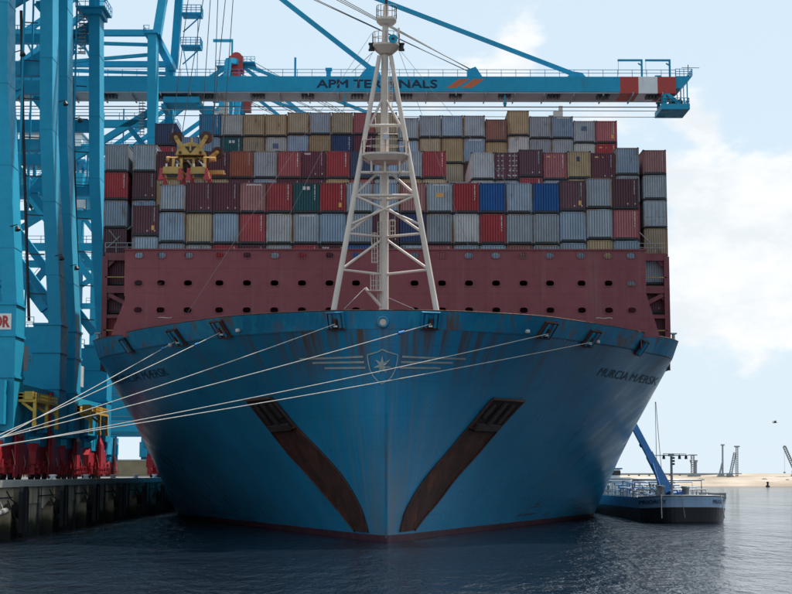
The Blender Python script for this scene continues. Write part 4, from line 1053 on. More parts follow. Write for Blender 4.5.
# ------------------------------------------------------------------ ship-to-shore cranes
RX0 = -35.5
_yc = 253.0
zb0 = at(420, 97.5, _yc).z - QZ; zb1 = at(420, 76.5, _yc - 3).z - QZ     # boom bottom and top above the quay
BW = 3.1
apex = at(188, -74, _yc); AX, AZ = apex.x - RX0, apex.z - QZ
def bx(px, py=85): return at(px, py, _yc - BW).x - RX0
TIP = bx(676)
LEGP = [(-0.1, 4.6), (-0.1, 16.5), (-1.6, 38.0), (-2.1, zb0 - 3), (-2.2, 71.0)]
def build_crane():
    t_ = thing('gantry_crane', (0, 0, 0), 'x', 'crane', 'blue quay cranes along the berth')
    sub = lambda n_: (lambda o: (C.objects.link(o), setattr(o, 'parent', t_), o)[2])(bpy.data.objects.new(n_, None))
    for sy in (-1, 1):
        y = sy * 10
        # waterside leg
        mb = MB()
        mb.box(-2.3, 0.6, y - 1.75, y + 1.75, 4.6, 16.6)
        for z in (16.6, 13.6, 9.7): mb.box(-2.4, 0.72, y - 1.87, y + 1.87, z - .12, z + .12)
        pts = LEGP[1:]
        for (xa, za), (xb, zb) in zip(pts, pts[1:]): mb.bar((xa, y, za), (xb, y, zb), 3.1, 1.38, up=(1, 0, 0))
        for z in (22, 30, 38.0, 46, 54):
            xx = -0.1 - 1.5 * (z - 16.5) / 21.5 if z < 38 else -1.6 - .5 * (z - 38) / (zb0 - 41)
            mb.bar((xx, y, z - .05), (xx, y, z + .05), 3.17, 1.45, up=(1, 0, 0))
        lpart('waterside_leg', mb, M['crane'], t_)
        mb = MB(); mb.bar((-31, y, 4.6), (-31, y, zb0 + 2), 3.0, 1.6, up=(1, 0, 0)); lpart('landside_leg', mb, M['crane'], t_)
        mb = MB(); mb.box(-30.2, -2.3, y - 1.5, y + 1.5, 9.6, 16.3); lpart('portal_beam', mb, M['crane'], t_)
        mb = MB(); mb.railing([(-30, y - 1.3, 16.3), (-2.4, y - 1.3, 16.3)], 1.1, 2.5, .035); mb.railing([(-12, y - 1.75, 12.3), (-2.4, y - 1.75, 12.3)], 1.0, 2, .03); lpart('portal_railing', mb, M['steel'], t_)
        for (xa, za, xb, zb) in ((-1.5, 18.3, -30.2, 56), (-2.6, zb0 - 5, -30.2, 41)):
            mb = MB(); mb.bar((xa, y, za), (xb, y, zb), 1.0, 0.9, up=(0, 1, 0)); lpart('diagonal_brace', mb, M['crane'], t_)
        mb = MB(); mb.bar((-1.2, y, 45), (-30.2, y, 45), 1.0, 1.5); lpart('tie_beam', mb, M['crane'], t_)
        for zt_ in (36.5, 56.5):
            mb = MB(); mb.bar((-1.4, y, zt_), (-30.2, y, zt_), .9, 1.2); mb.railing([(-29, y - .5, zt_ + .6), (-2.5, y - .5, zt_ + .6)], 1.1, 2.5, .04); lpart('tie_beam', mb, M['crane'], t_)
        # pylon above the boom, leaning to the apex
        mb = MB(); mb.bar((-1.6, y, 71.0), (AX - 1.4, sy * 5.0, AZ - 1), 1.5, 1.3, up=(1, 0, 0)); mb.bar((AX - 1.4, sy * 5.0, AZ - 1), (AX, sy * 1.8, AZ - .5), 1.2, 1.2); lpart('pylon_leg', mb, M['crane'], t_)
        mb = MB(); mb.bar((AX, sy * 2.2, AZ), (-31, sy * 6, zb1 + 1.5), 0.9, 0.9); lpart('backstay', mb, M['crane'], t_)
        # service platforms and ladder on the leg
        for z in ((zb0 - 3.4,) if sy > 0 else (71.0,)):
            mb = MB(); xx = -2.0
            if sy < 0:
                mb.box(xx - 1.5, xx + .8, y - 1.9, y + 1.9, z, z + .15); lpart('leg_platform', mb, M['crane'], t_)
                mb = MB(); mb.railing([(xx - 1.5, y + 1.8, z + .15), (xx - 1.5, y - 1.9, z + .15), (xx - .6, y - 1.9, z + .15)], 1.1, 1.0, .035); lpart('platform_railing', mb, M['crane'], t_); continue
            mb.box(xx - 2.3, xx + 1.5, y - 2.7, y + 2.3, z, z + .18); mb.box(xx - 1.5, xx + 1.0, y - 2.2, y + 2, z - .7, z)
            lpart('leg_platform', mb, M['crane'], t_)
            mb = MB(); mb.railing([(xx - 2.3, y + 2.3, z + .18), (xx - 2.3, y - 2.7, z + .18), (xx + 1.5, y - 2.7, z + .18), (xx + 1.5, y + 2.3, z + .18)], 1.1, 1.2, .035); lpart('platform_railing', mb, M['crane'], t_)
        mb = MB()
        za, zb_ = zb0 - 9, zb0 - 3.4; xx = -3.5
        for dx in (-.28, .28): mb.tube((xx + dx, y - 1.2, za), (xx + dx - .3, y - 1.2, zb_), .05, 5)
        for k in range(12): z = za + (zb_ - za) * k / 12; mb.box(xx - .55, xx + .4, y - 1.7, y - 1.15, z, z + .06)
        lpart('leg_ladder', mb, M['steel'], t_)
        mb = MB()
        if sy > 0:
            pts = [(-3.0, y - 1.0, 17), (-4.2, y - 1.0, 38), (-4.8, y - 1.0, zb0 - 12)]
            mb.path(pts, 0.17, 8)
            for k in range(9): z = 20 + k * 4.3; xx = -3.0 - (z - 17) * .055; mb.bar((xx, y - 1, z), (xx + 1.9, y - 1, z - .1), .1, .12)
            lpart('cable_duct', mb, M['dark'], t_)
        for z in (24.0, 41.0):
            mb = MB(); mb.bar((-.3, y - 1.5, z), (.5, y - 1.9, z + .1), .08, .08); mb.tube((.5, y - 1.9, z - .1), (.6, y - 2.0, z - .45), .2, 8, .3); lpart('leg_lamp', mb, M['dark'], t_)
        # lattice of walkways between leg and land side, up by the girder
        mb = MB(); mb.bar((-2.0, y * .96, zb1 + 5.4), (-31, y * .96, zb1 + 5.4), .9, .95); lpart('top_chord', mb, M['crane'], t_)
        mb = MB(); mb.bar((-2.5, y * .9, zb1 + 3.6), (-31, y * .9, zb1 + 4.4), .5, .5); mb.bar((-2.5, y * .9, zb1 + 2.0), (-18, y * .9, zb1 + .6), .5, .5); mb.bar((-16, y * .95, zb1 + 5.2), (-10.5, y * .95, zb1 + .2), .3, .3); lpart('chord_brace', mb, M['crane'], t_)
    for k in range(7):
        z0, z1 = 17.5 + k * 6.2, 17.5 + (k + 1) * 6.2; xa, xb = (-9.5, -4.6) if k % 2 else (-4.6, -9.5)
        mb = MB(); mb.bar((xa, 8.4, z0), (xb, 8.4, z1), .9, .22, up=(0, 1, 0)); mb.bar((xa, 7.9, z0 + 1), (xb, 7.9, z1 + 1), .06, .06); mb.box(min(xb, xb + (.9 if xb < -6 else -.9)), max(xb, xb + (.9 if xb < -6 else -.9)), 7.9, 9.0, z1 - .1, z1 + .06); lpart('stair_flight', mb, M['crane'], t_)
    for x in (-9.9, -4.3):
        mb = MB(); mb.bar((x, 8.4, 16.3), (x, 8.4, zb0), .22, .22); lpart('stair_post', mb, M['crane'], t_)
    for k, x in enumerate((-12, -16.5, -21, -25.5)):
        mb = MB(); mb.bar((x, 9.6, 45.7), (x - 4.2, 9.6, 56), .35, .35); mb.bar((x - 4.2, 9.6, 45.7), (x - 4.2, 9.6, 56), .28, .28); lpart('web_member', mb, M['crane'], t_)
        mb = MB(); mb.bar((x, -9.6, zb1 + .4), (x - 2.2, -9.6, zb1 + 5), .3, .3); mb.bar((x, -9.6, zb1 + .4), (x, -9.6, zb1 + 5), .22, .22); lpart('web_member', mb, M['crane'], t_)
    mb = MB(); mb.box(-29, -3, 8.6, 9.6, zb1 + .3, zb1 + .45); mb.railing([(-29, 8.6, zb1 + .45), (-3, 8.6, zb1 + .45)], 1.1, 1.8, .04); lpart('girder_walkway', mb, M['crane'], t_)
    mb = MB(); mb.cbox((-18, 9.0, 47.2), 3.2, 2.2, 2.4); lpart('switch_cabinet', mb, M['white'], t_)
    mb = MB(); mb.tube((-26, 9.0, 47.0), (-24, 9.0, 47.0), .9, 14); lpart('cable_drum', mb, M['dark'], t_)
    # cross beams along the quay direction
    mb = MB(); mb.box(-2.2, -1.0, -8.6, 8.6, 70.0, 71.0); lpart('upper_cross_beam', mb, M['crane'], t_)
    mb = MB(); mb.box(-32, -30, -8.4, 8.4, zb0 - 3, zb0 - .8); lpart('upper_cross_beam', mb, M['crane'], t_)
    for x in (-0.9, -31):
        mb = MB(); mb.box(x - .95, x + .95, -13.2, 13.2, 5.2, 9.3); lpart('sill_beam', mb, M['crane'], t_)
        for sy in (-1, 1):
            y = sy * 7.4
            mb = MB()
            mb.poly([Vector((x - .8, y - 1.8, 5.2)), Vector((x - .8, y - 4.6, 4.4)), Vector((x - .8, y - 4.6, 3.4)), Vector((x - .8, y + 4.6, 3.4)), Vector((x - .8, y + 4.6, 4.4)), Vector((x - .8, y + 1.8, 5.2))], (1.6, 0, 0))
            lpart('equalizer_beam', mb, M['crane'], t_)
            for k in (-1, 1):
                mb = MB(); yy = y + k * 3.1
                mb.poly([Vector((x - .7, yy - .6, 4.4)), Vector((x - .7, yy - 2.7, 2.9)), Vector((x - .7, yy - 2.7, 1.6)), Vector((x - .7, yy + 2.7, 1.6)), Vector((x - .7, yy + 2.7, 2.9)), Vector((x - .7, yy + .6, 4.4))], (1.4, 0, 0))
                lpart('bogie_rocker', mb, M['crane_red'], t_)
                for q in (-1, 1):
                    bo = sub('bogie'); yb = yy + q * 1.5
                    mb = MB(); mb.box(x - .55, x + .55, yb - .95, yb + .95, .55, 1.75); mb.box(x - .62, x + .62, yb - .3, yb + .3, 1.3, 2.5); mb.box(x + .55, x + .95, yb - .35, yb + .35, .7, 1.5); mb.box(x + .5, x + .9, yb - .8, yb - .45, 1.2, 2.0)
                    lpart('bogie_frame', mb, M['crane_red'], bo)
                    for s in (-.55, .55):
                        mb = MB(); mb.tube((x - .12, yb + s, .42), (x + .12, yb + s, .42), .42, 14); mb.tube((x + .12, yb + s, .42), (x + .2, yb + s, .42), .18, 10); lpart('wheel', mb, M['dark'], bo)
            # tall red storm-brake housing and post with its drive
            mb = MB(); mb.box(x + .1, x + 1.3, y - 1.1, y + 1.1, .6, 4.2); mb.poly([Vector((x + .1, y - 1.3, 4.2)), Vector((x + 1.3, y - 1.3, 4.2)), Vector((x + 1.0, y - 1.0, 5.1)), Vector((x + .3, y - 1.0, 5.1))], (0, 2.4, 0)); lpart('brake_housing', mb, M['crane_red'], t_)
            mb = MB(); mb.tube((x + 1.1, y - 1.6, .3), (x + 1.1, y - 1.6, 8.8), .17, 8); mb.tube((x + 1.1, y - 1.6, 8.8), (x + 1.1, y - 1.6, 9.1), .3, 8); lpart('guard_post', mb, M['crane_red'], t_)
            mb = MB(); mb.box(x + .3, x + 1.2, y - 1.25, y - 1.05, 4.55, 4.8); lpart('bogie_lamp', mb, M['marks'], t_)
            for q in (2.8, -3.2):
                mb = MB(); mb.bar((x + .7, y + q, 4.8), (x + .5, y + q * .86, 7.3), 1.1, .3, up=(0, 1, 0)); lpart('side_plate', mb, M['crane'], t_)
            for q in range(5):
                mb = MB(); yq = y - 4.5 + q * 2.1; mb.path([(x + 1.0, yq, 2.9), (x + 1.25, yq + .3, 1.7), (x + 1.0, yq + .7, .6)], .03, 5); lpart('hose_highlight', mb, M['cope'] if q % 2 else M['dark'], t_)  # hoses added to the bogies, the pale ones drawn as tiny highlights
            mb = MB(); mb.tube((x + .9, y + 3.6, 3.6), (x + .9, y + 3.6, 7.6), .3, 10); lpart('hydraulic_cylinder', mb, M['crane'], t_)
            mb = MB(); mb.lathe((x + .9, y + 3.6, 7.6), [(.3, 0), (.36, .2), (.2, .5), (.02, .55)], 10); lpart('cylinder_cap', mb, M['marks'], t_)
            mb = MB(); mb.railing([(x + 1.45, y - 3.5, .3), (x + 1.45, y + 3.5, .3)], 1.1, 1.4, .035); lpart('gangway_railing', mb, M['crane_red'], t_)
        for s in (-1, 1):
            mb = MB(); mb.tube((x, s * 13.2, 1.2), (x, s * 14.0, 1.2), .38, 12); mb.box(x - .4, x + .4, s * 12.9 - .5, s * 12.9 + .5, .5, 2.2); lpart('buffer', mb, M['crane_red'], t_)
    # yellow lashing platform hung on the waterside sill
    lp = sub('lashing_platform')
    mb = MB(); mb.box(0.35, 2.3, -10.0, 0.5, 7.4, 7.65); mb.box(.35, .6, -10.0, 0.5, 7.65, 8.3); lpart('platform_deck', mb, M['yellow_bright'], lp)
    for y in (-9.7, -4.6, 0.2):
        mb = MB(); mb.bar((2.15, y, 7.4), (2.15, y, 5.5), .3, .4); mb.bar((2.15, y, 6.5), (0.9, y, 7.4), .25, .25); mb.box(1.95, 2.35, y - .25, y + .25, 5.1, 5.5); lpart('platform_leg', mb, M['yellow_bright'], lp)
    mb = MB(); mb.railing([(.5, -9.9, 7.65), (2.25, -9.9, 7.65), (2.25, 0.4, 7.65), (.5, 0.4, 7.65)], 0.6, 1.0, .04, (.3,)); lpart('platform_railing', mb, M['yellow_bright'], lp)
    for y in (-9.5, -2.5):
        mb = MB(); mb.box(1.2, 2.0, y - .6, y + .6, 7.65, 8.4); lpart('cone_bin', mb, M['yellow_bright'], lp)
    mb = MB(); mb.box(0.3, 0.36, -7.2, -5.4, 10.6, 13.0); lpart('notice_board', mb, M['marks'], t_)
    # boom and girder: one twin box with a grey underside walkway
    bm_ = sub('boom')
    mb = MB(); mb.box(-47, TIP, -BW, BW, zb0 + .25, zb1); lpart('boom_girder', mb, M['crane'], bm_)
    mb = MB(); mb.box(-46.9, TIP - .1, -BW + .1, BW - .1, zb0, zb0 + .24); lpart('boom_underside', mb, M['crane_grey'], bm_)
    mb = MB()
    k = -46
    while k < TIP - 1:
        mb.box(k - .09, k + .09, -BW + .1, BW - .1, zb0 - .35, zb0 - .003); mb.box(k - .07, k + .07, -BW - .12, -BW - .003, zb0 - .2, zb0 + .2)
        k += 4.9
    tag(lpart('underside_rib', mb, M['crane_grey'], bm_), kind='stuff')
    mb = MB()
    k = -44
    while k < TIP - 2:
        for q in range(4): mb.cbox((k + q * .55, -1.6, zb0 - .28), .4, 1.6, .5)
        k += 8.2
    lpart('cable_bracket', mb, M['dark'], bm_)
    mb = MB()
    for yy in (-1.9, 1.9): mb.tube((-46, yy, zb0 - 1.15), (TIP - 1, yy, zb0 - 1.15), .1, 5)
    mb.tube((-46, -2.2, zb0 - 2.6), (TIP - 1, -2.2, zb0 - 2.8), .07, 5); mb.tube((-46, 2.2, zb0 - 2.6), (TIP - 1, 2.2, zb0 - 2.8), .07, 5)
    lpart('trolley_rope', mb, M['wire_light'], bm_)
    mb = MB()
    for yy in (-BW, BW): mb.railing([(-47, yy, zb1), (TIP, yy, zb1)], 1.15, 2.4, .04, (.6,))
    lpart('boom_railing', mb, M['crane'], bm_)
    # tip bands, stripes and lettering on the sides
    yf = -BW - .012
    for (pa, pb, mm) in ((620, 638.5, 'sign_red'), (638.5, 657.5, 'white'), (657.5, 676, 'sign_red')):
        mb = MB(); x0, x1 = bx(pa), min(bx(pb), TIP + .006); mb.box(x0, x1, -BW - .008, BW + .008, zb0 - .006, zb1 + .006); lpart('tip_band', mb, M[mm], bm_)
    mb = MB(); hgt = zb1 - zb0
    for q, (dx, dz) in enumerate(((-.07, 0), (.07, 0), (0, -.05), (0, .05))):
        put_text(mb, 'APM TERMINALS', lambda u, v: (bx(317) + (bx(437) - bx(317)) * u + dx, yf - .003 * q, zb0 + hgt * (.31 + .48 * v) + dz), 0.0); tag(lpart('boom_lettering', mb, M['letter'], bm_), kind='stuff')
    mb = MB()
    for p in (446, 461):
        x0 = bx(p); x1 = bx(p + 7); x2 = bx(p + 24); x3 = bx(p + 10.5)
        mb.add([(x0, yf, zb0 + hgt * .30), (x3, yf, zb0 + hgt * .30), (x2, yf, zb0 + hgt * .85), (bx(p + 13), yf, zb0 + hgt * .85)], [(0, 1, 2, 3)])
    lpart('boom_stripe', mb, M['orange'], bm_)
    for pa, pb in ((618, 642), (645.5, 670)):
        mb = MB(); x0, x1 = bx(pa, 62), bx(pb, 62); zt = zb1 + 2.9
        mb.bar((x1, -BW + .4, zb1), (x1, -BW + .4, zt), .3, .3); mb.bar((x1 + .15, -BW + .4, zt), (x0, -BW + .4, zt), .34, .3); mb.bar((x1 - .6, -BW + .4, zt - .5), (x1, -BW + .4, zt - .9), .2, .2); lpart('lamp_gallows', mb, M['crane'], bm_)
        mb = MB(); mb.bar((x0 + .1, -BW + .4, zt), (x0 + .1, -BW + .4, zb1 + .4), .05, .05); lpart('hanger_wire', mb, M['wire'], bm_)
    # tip: platforms
    mb = MB(); mb.poly([Vector((TIP + .01, -BW + .3, zb1 - 1.0)), Vector((TIP + .01, -BW + .3, zb1 + .2)), Vector((TIP + 2.8, -BW + .3, zb1 + .2)), Vector((TIP + .9, -BW + .3, zb1 - 1.9)), Vector((TIP + .01, -BW + .3, zb1 - 1.9))], (0, 2 * BW - .6, 0)); lpart('tip_bracket', mb, M['crane'], bm_)
    mb = MB(); mb.railing([(TIP, -BW + .3, zb1 + .2), (TIP + 2.8, -BW + .3, zb1 + .2), (TIP + 2.8, BW - .3, zb1 + .2), (TIP, BW - .3, zb1 + .2)], 1.2, .8, .045, (.4, .8)); lpart('tip_railing', mb, M['crane'], bm_)
    mb = MB(); z0 = zb0 - 2.7
    mb.box(TIP - 2.5, TIP + 2.2, -BW - .2, BW + .2, z0, z0 + .9)
    for yy in (-BW, BW):
        mb.bar((TIP - 1.9, yy * .9, z0 + .9), (TIP - 1.9, yy * .9, zb0 + .6), .5, .5); mb.bar((TIP - 1.9, yy * .9, zb0 + .4), (TIP + .6, yy * .9, z0 + .9), .6, .5); mb.bar((TIP + 1.9, yy * .9, z0 + .9), (TIP + 1.9, yy * .9, zb1 - .4), .18, .18); mb.bar((TIP + 1.3, yy * .9, z0 + .9), (TIP + 1.3, yy * .9, zb1 - 1.5), .14, .14)
    lpart('tip_platform', mb, M['crane'], bm_)
    mb = MB(); mb.railing([(TIP - 2.4, -BW - .1, z0 + .9), (TIP + 2.1, -BW - .1, z0 + .9), (TIP + 2.1, BW + .1, z0 + .9)], 1.0, .7, .045, (.5,)); lpart('tip_railing', mb, M['crane'], bm_)
    for xx in (TIP - .2, TIP + .9):
        mb = MB(); mb.tube((xx, -1.4, z0 + 1.6), (xx, 1.4, z0 + 1.6), .55, 14); lpart('rope_sheave', mb, M['dark'], bm_)
    mb = MB(); mb.tube((TIP + 2.7, 0, zb1 + .2), (TIP + 2.7, 0, zb1 + 2.9), .07, 6); mb.tube((TIP + 1.6, 0, zb1 + 2.4), (TIP + 4.6, 0, zb1 + 2.35), .06, 5); lpart('aerial', mb, M['wire'], bm_)
    for pa in (294, 328):
        x = bx(pa); mb = MB()
        if pa == 294: mb.bar((x, 0, zb1), (x, 0, zb1 + 4), .35, .35)
        else: mb.bar((x, 0, zb1), (x, 0, zb1 + 1.9), .7, .6); mb.cbox((x, 0, zb1 + 1.95), 1.1, .8, .45)
        lpart('boom_post', mb, M['crane'], bm_)
    mb = MB(); x = bx(661); mb.cbox((x, 0, zb1 + .45), 1.0, 1.2, .9); lpart('deck_box', mb, M['crane'], bm_)
    for pa in (345, 505):
        x = bx(pa); mb = MB(); mb.bar((x, -2.6, zb0 - .2), (x, -2.6, zb0 - 1.6), .22, .22); mb.tube((x, -2.6, zb0 - 1.5), (x, -2.6, zb0 - 2.1), .34, 10, .2); lpart('floodlight', mb, M['crane'], bm_)
    # stays
    def stay(px, py, wd):
        p = at(px, py, _yc); x, z = p.x - RX0, p.z - QZ
        mb = MB(); mb.bar((AX, 0, AZ), (x, 0, z), wd, wd); lpart('forestay', mb, M['crane'], t_)
        mb = MB(); mb.poly([Vector((x - 2.6, -.7, zb1)), Vector((x - .6, -.7, z + .5)), Vector((x + .8, -.7, z + .3)), Vector((x + 1.9, -.7, zb1))], (0, 1.4, 0)); lpart('stay_bracket', mb, M['crane'], bm_)
    stay(577, 75.5, .66); stay(372, 69.5, .72)
    p = at(470, 71.5, _yc); x, z = p.x - RX0, p.z - QZ
    mb = MB(); mb.poly([Vector((x - .5, -.9, zb1)), Vector((x - .5, -.9, z + .1)), Vector((x + .9, -.9, z + .6)), Vector((x + 2.4, -.9, zb1))], (0, 1.8, 0)); lpart('rope_bracket', mb, M['crane'], bm_)
    for k, (dx, dz) in enumerate(((-2.2, 0), (-1.6, 0.25), (1.2, 1.7), (1.9, 2.1), (2.7, 2.5))):
        mb = MB(); mb.tube((AX + dx, -.4 + .2 * k, AZ - 1.8 + dz), (x + (-.4 if k < 2 else .5), -.4 + .2 * k, z - (.0 if k < 2 else -.2)), .075, 5); lpart('hoist_rope', mb, M['wire'], t_)
    # apex head
    mb = MB(); mb.box(AX - 1.6, AX + 1.5, -2.0, 2.0, AZ - 2.2, AZ + .9); mb.tube((AX, -2.1, AZ + .4), (AX, 2.1, AZ + .4), 1.35, 14); mb.box(AX - .9, AX + .9, -1.4, 1.4, AZ - 5.2, AZ - 2.2); lpart('apex_head', mb, M['sign_red'], t_)
    mb = MB(); mb.bar((AX - 1.0, -1.6, AZ + .9), (AX - 1.0, -1.6, AZ + 4.6), .4, .4); mb.bar((AX - .8, -1.6, AZ + 4.5), (AX - 5.3, -1.6, AZ + 4.5), .5, .6); lpart('service_davit', mb, M['crane'], t_)
    mb = MB(); mb.box(AX - 4.5, AX - 1.6, -2.4, 2.4, AZ - 1.6, AZ - 1.4); mb.railing([(AX - 4.5, -2.4, AZ - 1.4), (AX - 1.6, -2.4, AZ - 1.4)], 1.1, .9, .05); mb.box(AX + 1.5, AX + 4.2, -2.4, 2.4, AZ - .7, AZ - .5); mb.railing([(AX + 1.5, -2.4, AZ - .5), (AX + 4.2, -2.4, AZ - .5)], 1.1, .9, .05)
    for dz in (-6.5, -9): mb.box(AX - 5.5, AX - 1, -2, 2, AZ + dz, AZ + dz + .2); mb.railing([(AX - 5.5, -2, AZ + dz + .2), (AX - 1, -2, AZ + dz + .2)], 1.1, .9, .05)
    lpart('apex_platform', mb, M['crane'], t_)
    # pylon stair landings on the waterside
    mb = MB()
    for z in (zb1 + 8.2, zb1 + 14.0):
        mb.box(-.2, 3.2, 8.0, 11.2, z, z + .3); mb.railing([(-.2, 8.0, z + .3), (3.2, 8.0, z + .3), (3.2, 11.2, z + .3)], 1.3, .8, .05, (.4, .8)); mb.bar((0, 9.5, z - 2.8), (3.0, 9.5, z), .2, .2)
    mb.bar((2.6, 9, zb1), (2.6, 9, zb1 + 14), .12, .12); mb.bar((1.6, 8.2, zb1 + .5), (.2, 8.2, zb1 + 8), .12, .5)
    lpart('stair_landing', mb, M['crane'], t_)
    # machinery house on the back girder
    mh = sub('machinery_house')
    mb = MB(); mb.box(-45, -32, -4.5, 4.5, zb1 + 3.5, zb1 + 9.2); lpart('house_shell', mb, M['white'], mh)
    mb = MB(); mb.box(-45.4, -31.6, -4.9, 4.9, zb1 + 9.2, zb1 + 9.5); lpart('house_roof', mb, M['crane_grey'], mh)
    mb = MB(); mb.box(-46, -31, -5.2, 5.2, zb1 + 3.0, zb1 + 3.5); mb.railing([(-46, -5.2, zb1 + 3.5), (-31, -5.2, zb1 + 3.5)], 1.1, 1.5, .05)
    for x in (-44, -33):
        for y in (-2.8, 2.8): mb.bar((x, y, zb1), (x, y, zb1 + 3), .5, .5)
    lpart('house_platform', mb, M['crane'], mh)
    mb = MB(); put_text(mb, 'TERMINALS', lambda u, v: (-43.5 + 10 * u, -4.52, zb1 + 6.2 + .95 * v), .008); lpart('house_lettering', mb, M['letter'], mh)
    return t_
def trolley(parent, x, yaw=0):
    tr = bpy.data.objects.new('trolley', None); C.objects.link(tr); tr.parent = parent; tr.location = (x, 0, 0)
    mb = MB(); mb.box(-3, 3, -2.8, 2.8, zb0 - 1.6, zb0 - .6); mb.box(-3.4, -2.6, -2.2, 2.2, zb0 - 2.4, zb0 - 1.6); mb.box(2.6, 3.2, -2.2, 2.2, zb0 - 2.2, zb0 - 1.6); lpart('trolley_frame', mb, M['crane'], tr)
    mb = MB(); mb.box(3.2, 5.2, -1.3, 1.3, zb0 - 4.2, zb0 - 1.8); lpart('operator_cabin', mb, M['crane'], tr)
    mb = MB(); mb.box(3.4, 5.26, -1.2, 1.2, zb0 - 3.9, zb0 - 2.5); lpart('cabin_window', mb, M['lamp'], tr)
    return tr
crane0 = build_crane()
spots = [(253.0, 'blue quay crane whose lettered boom with red tip spans over the container stacks', 1.5),
         (156.5, 'nearest blue quay crane with a red lettered sign on its leg, holding the yellow spreader', (at(207, 160, 156.5).x - RX0)),
         (184.5, 'second blue quay crane from the camera, buffer to buffer with the nearest one', 24.0),
         (340.0, 'distant blue quay crane with red pylon head showing above the lettered boom', -8.0),
         (366.5, 'far blue quay crane close behind the one with the red pylon head', -12.0),
         (437.0, 'farthest blue quay crane at the distant end of the berth', -6.0)]
cranes = []
for k, (Yc, lb_, tx) in enumerate(spots):
    o = crane0 if k == 0 else copy_tree(crane0)
    o.location = (RX0, Yc, QZ); o['label'] = lb_; cranes.append(o)
for o, (Yc, lb_, tx) in zip(cranes, spots): trolley(o, tx)
# the red lettering on the nearest crane's leg
sg = bpy.data.objects.new('leg_sign', None); C.objects.link(sg); sg.parent = cranes[1]
ya = -10 - 1.75 - .02
p1 = at(11.5, 320, 156.5 + ya); zc0, zc1 = at(5, 329.5, 156.5 + ya).z - QZ, at(5, 313.5, 156.5 + ya).z - QZ; xr_ = p1.x - RX0
mb = MB(); mb.box(xr_ - 4.2, xr_, ya - .05, ya - .005, zc0, zc1); lpart('sign_board', mb, M['white'], sg)
mb = MB(); put_text(mb, 'MOTOR', lambda u, v: (xr_ - 3.95 + 3.82 * u, ya - .062, zc0 + (zc1 - zc0) * (.12 + .76 * v)), .05); lpart('sign_lettering', mb, M['sign_red'], sg)
# crane rails
mb = MB()
for x in (RX0 - .9, RX0 - 31): mb.box(x - .08, x + .08, 60, 900, QZ, QZ + .06)
struct('crane_rail', mb, M['dark'])

# ------------------------------------------------------------------ spreader hanging over the stacks
SY = 150.3
sp0 = at(189, 160, SY); K = SY / F * 1.015
spr = thing('spreader', (sp0.x, SY, sp0.z), 'yellow twin-lift spreader with red flippers hanging in front of the containers', 'spreader')
def L(px, py): return ((px - 189) * K, (160 - py) * K)
def lp_(*pts): return [Vector((L(a, b_)[0], 0, L(a, b_)[1])) for a, b_ in pts]
def slab(mb, pts, y0, y1): mb.poly([Vector((v.x, y0, v.z)) for v in lp_(*pts)], (0, y1 - y0, 0)); return mb
hb = MB()
slab(hb, [(177, 157.5), (180, 150.5), (185, 146.5), (192.5, 144.5), (199.5, 146.5), (204, 150.5), (207, 157.5)], -1.4, -1.15); slab(hb, [(177, 157.5), (180, 150.5), (185, 146.5), (192.5, 144.5), (199.5, 146.5), (204, 150.5), (207, 157.5)], .9, 1.15)
slab(hb, [(179, 157.4), (181, 154.5), (203, 154.5), (205, 157.4)], -1.145, .895); slab(hb, [(191.2, 154), (191.2, 147), (193, 147), (193, 154)], -1.52, -1.405)
lpart('head_block', hb, M['yellow'], spr)
for a in (182, 202):
    mb = MB(); x, z = L(a, 155.5); mb.tube((x, -1.5, z), (x, -1.4, z), .15, 10); lpart('pin', mb, M['chute'], spr)
mb = MB(); x, z = L(192.5, 144); mb.tube((x, -.9, z - .1), (x, -.9, z + .5), .09, 8); lpart('lifting_eye', mb, M['yellow'], spr)
mb = MB(); slab(mb, [(186.2, 149.2), (192, 156), (197.8, 149.2)], -1.44, -1.405); lpart('head_hole_shade', mb, M['dark'], spr)  # dark triangle laid on the plate for the shade of an open hole
for a, b_, yy in (((183, 150), (177.5, 140), -1.1), ((201, 150), (207.5, 139.5), -1.1), ((206, 157), (215.5, 149.5), 1.6)):
    mb = MB(); pa, pb = L(*a), L(*b_); mb.bar((pa[0], yy, pa[1]), (pb[0], yy, pb[1]), .42, .66, up=(0, 1, 0), w2=.42, h2=.5); lpart('sheave_arm', mb, M['yellow'], spr)
    mb = MB(); mb.tube((pb[0], yy - .22, pb[1]), (pb[0], yy + .22, pb[1]), .60, 16); lpart('sheave', mb, M['chute'], spr)
    mb = MB()
    mb.tube((pb[0], yy - .36, pb[1]), (pb[0], yy + .36, pb[1]), .2, 10); mb.tube((pb[0], yy - .42, pb[1]), (pb[0], yy + .42, pb[1]), .12, 8); lpart('sheave_hub', mb, M['yellow'], spr)
mb = MB(); (xa, za), (xb, zb) = L(168, 160.5), L(216.5, 160.5); mb.tube((xa, -.6, za), (xb, -.6, zb), .24, 14); mb.tube((xa - .05, -.6, za), (xa + .25, -.6, za), .28, 14); lpart('cross_beam', mb, M['sticker'], spr)
lpart('beam_web', slab(MB(), [(176, 163), (178, 157.6), (206, 157.6), (209, 163)], -.3, .9), M['yellow'], spr)
lpart('beam_slot', slab(MB(), [(180, 162.4), (185, 161), (200, 161), (205, 162.4)], -.9, -.85), M['dark'], spr)
lpart('turntable', slab(MB(), [(180, 166.5), (178, 163.1), (209, 163.1), (207, 166.5)], -.2, 1.6), M['chute'], spr)
lpart('tie_bar', slab(MB(), [(180, 170.5), (180, 166.6), (222, 166.6), (222, 170.5)], 1.8, 2.4), M['sticker'], spr)
for a in (175, 183, 195, 206):
    mb = MB(); slab(mb, [(a, 173.5), (a + .6, 163.5), (a + 2.4, 163.5), (a + 3, 173.5)], -2.4, -2.1); lpart('hanger_link', mb, M['yellow'], spr)
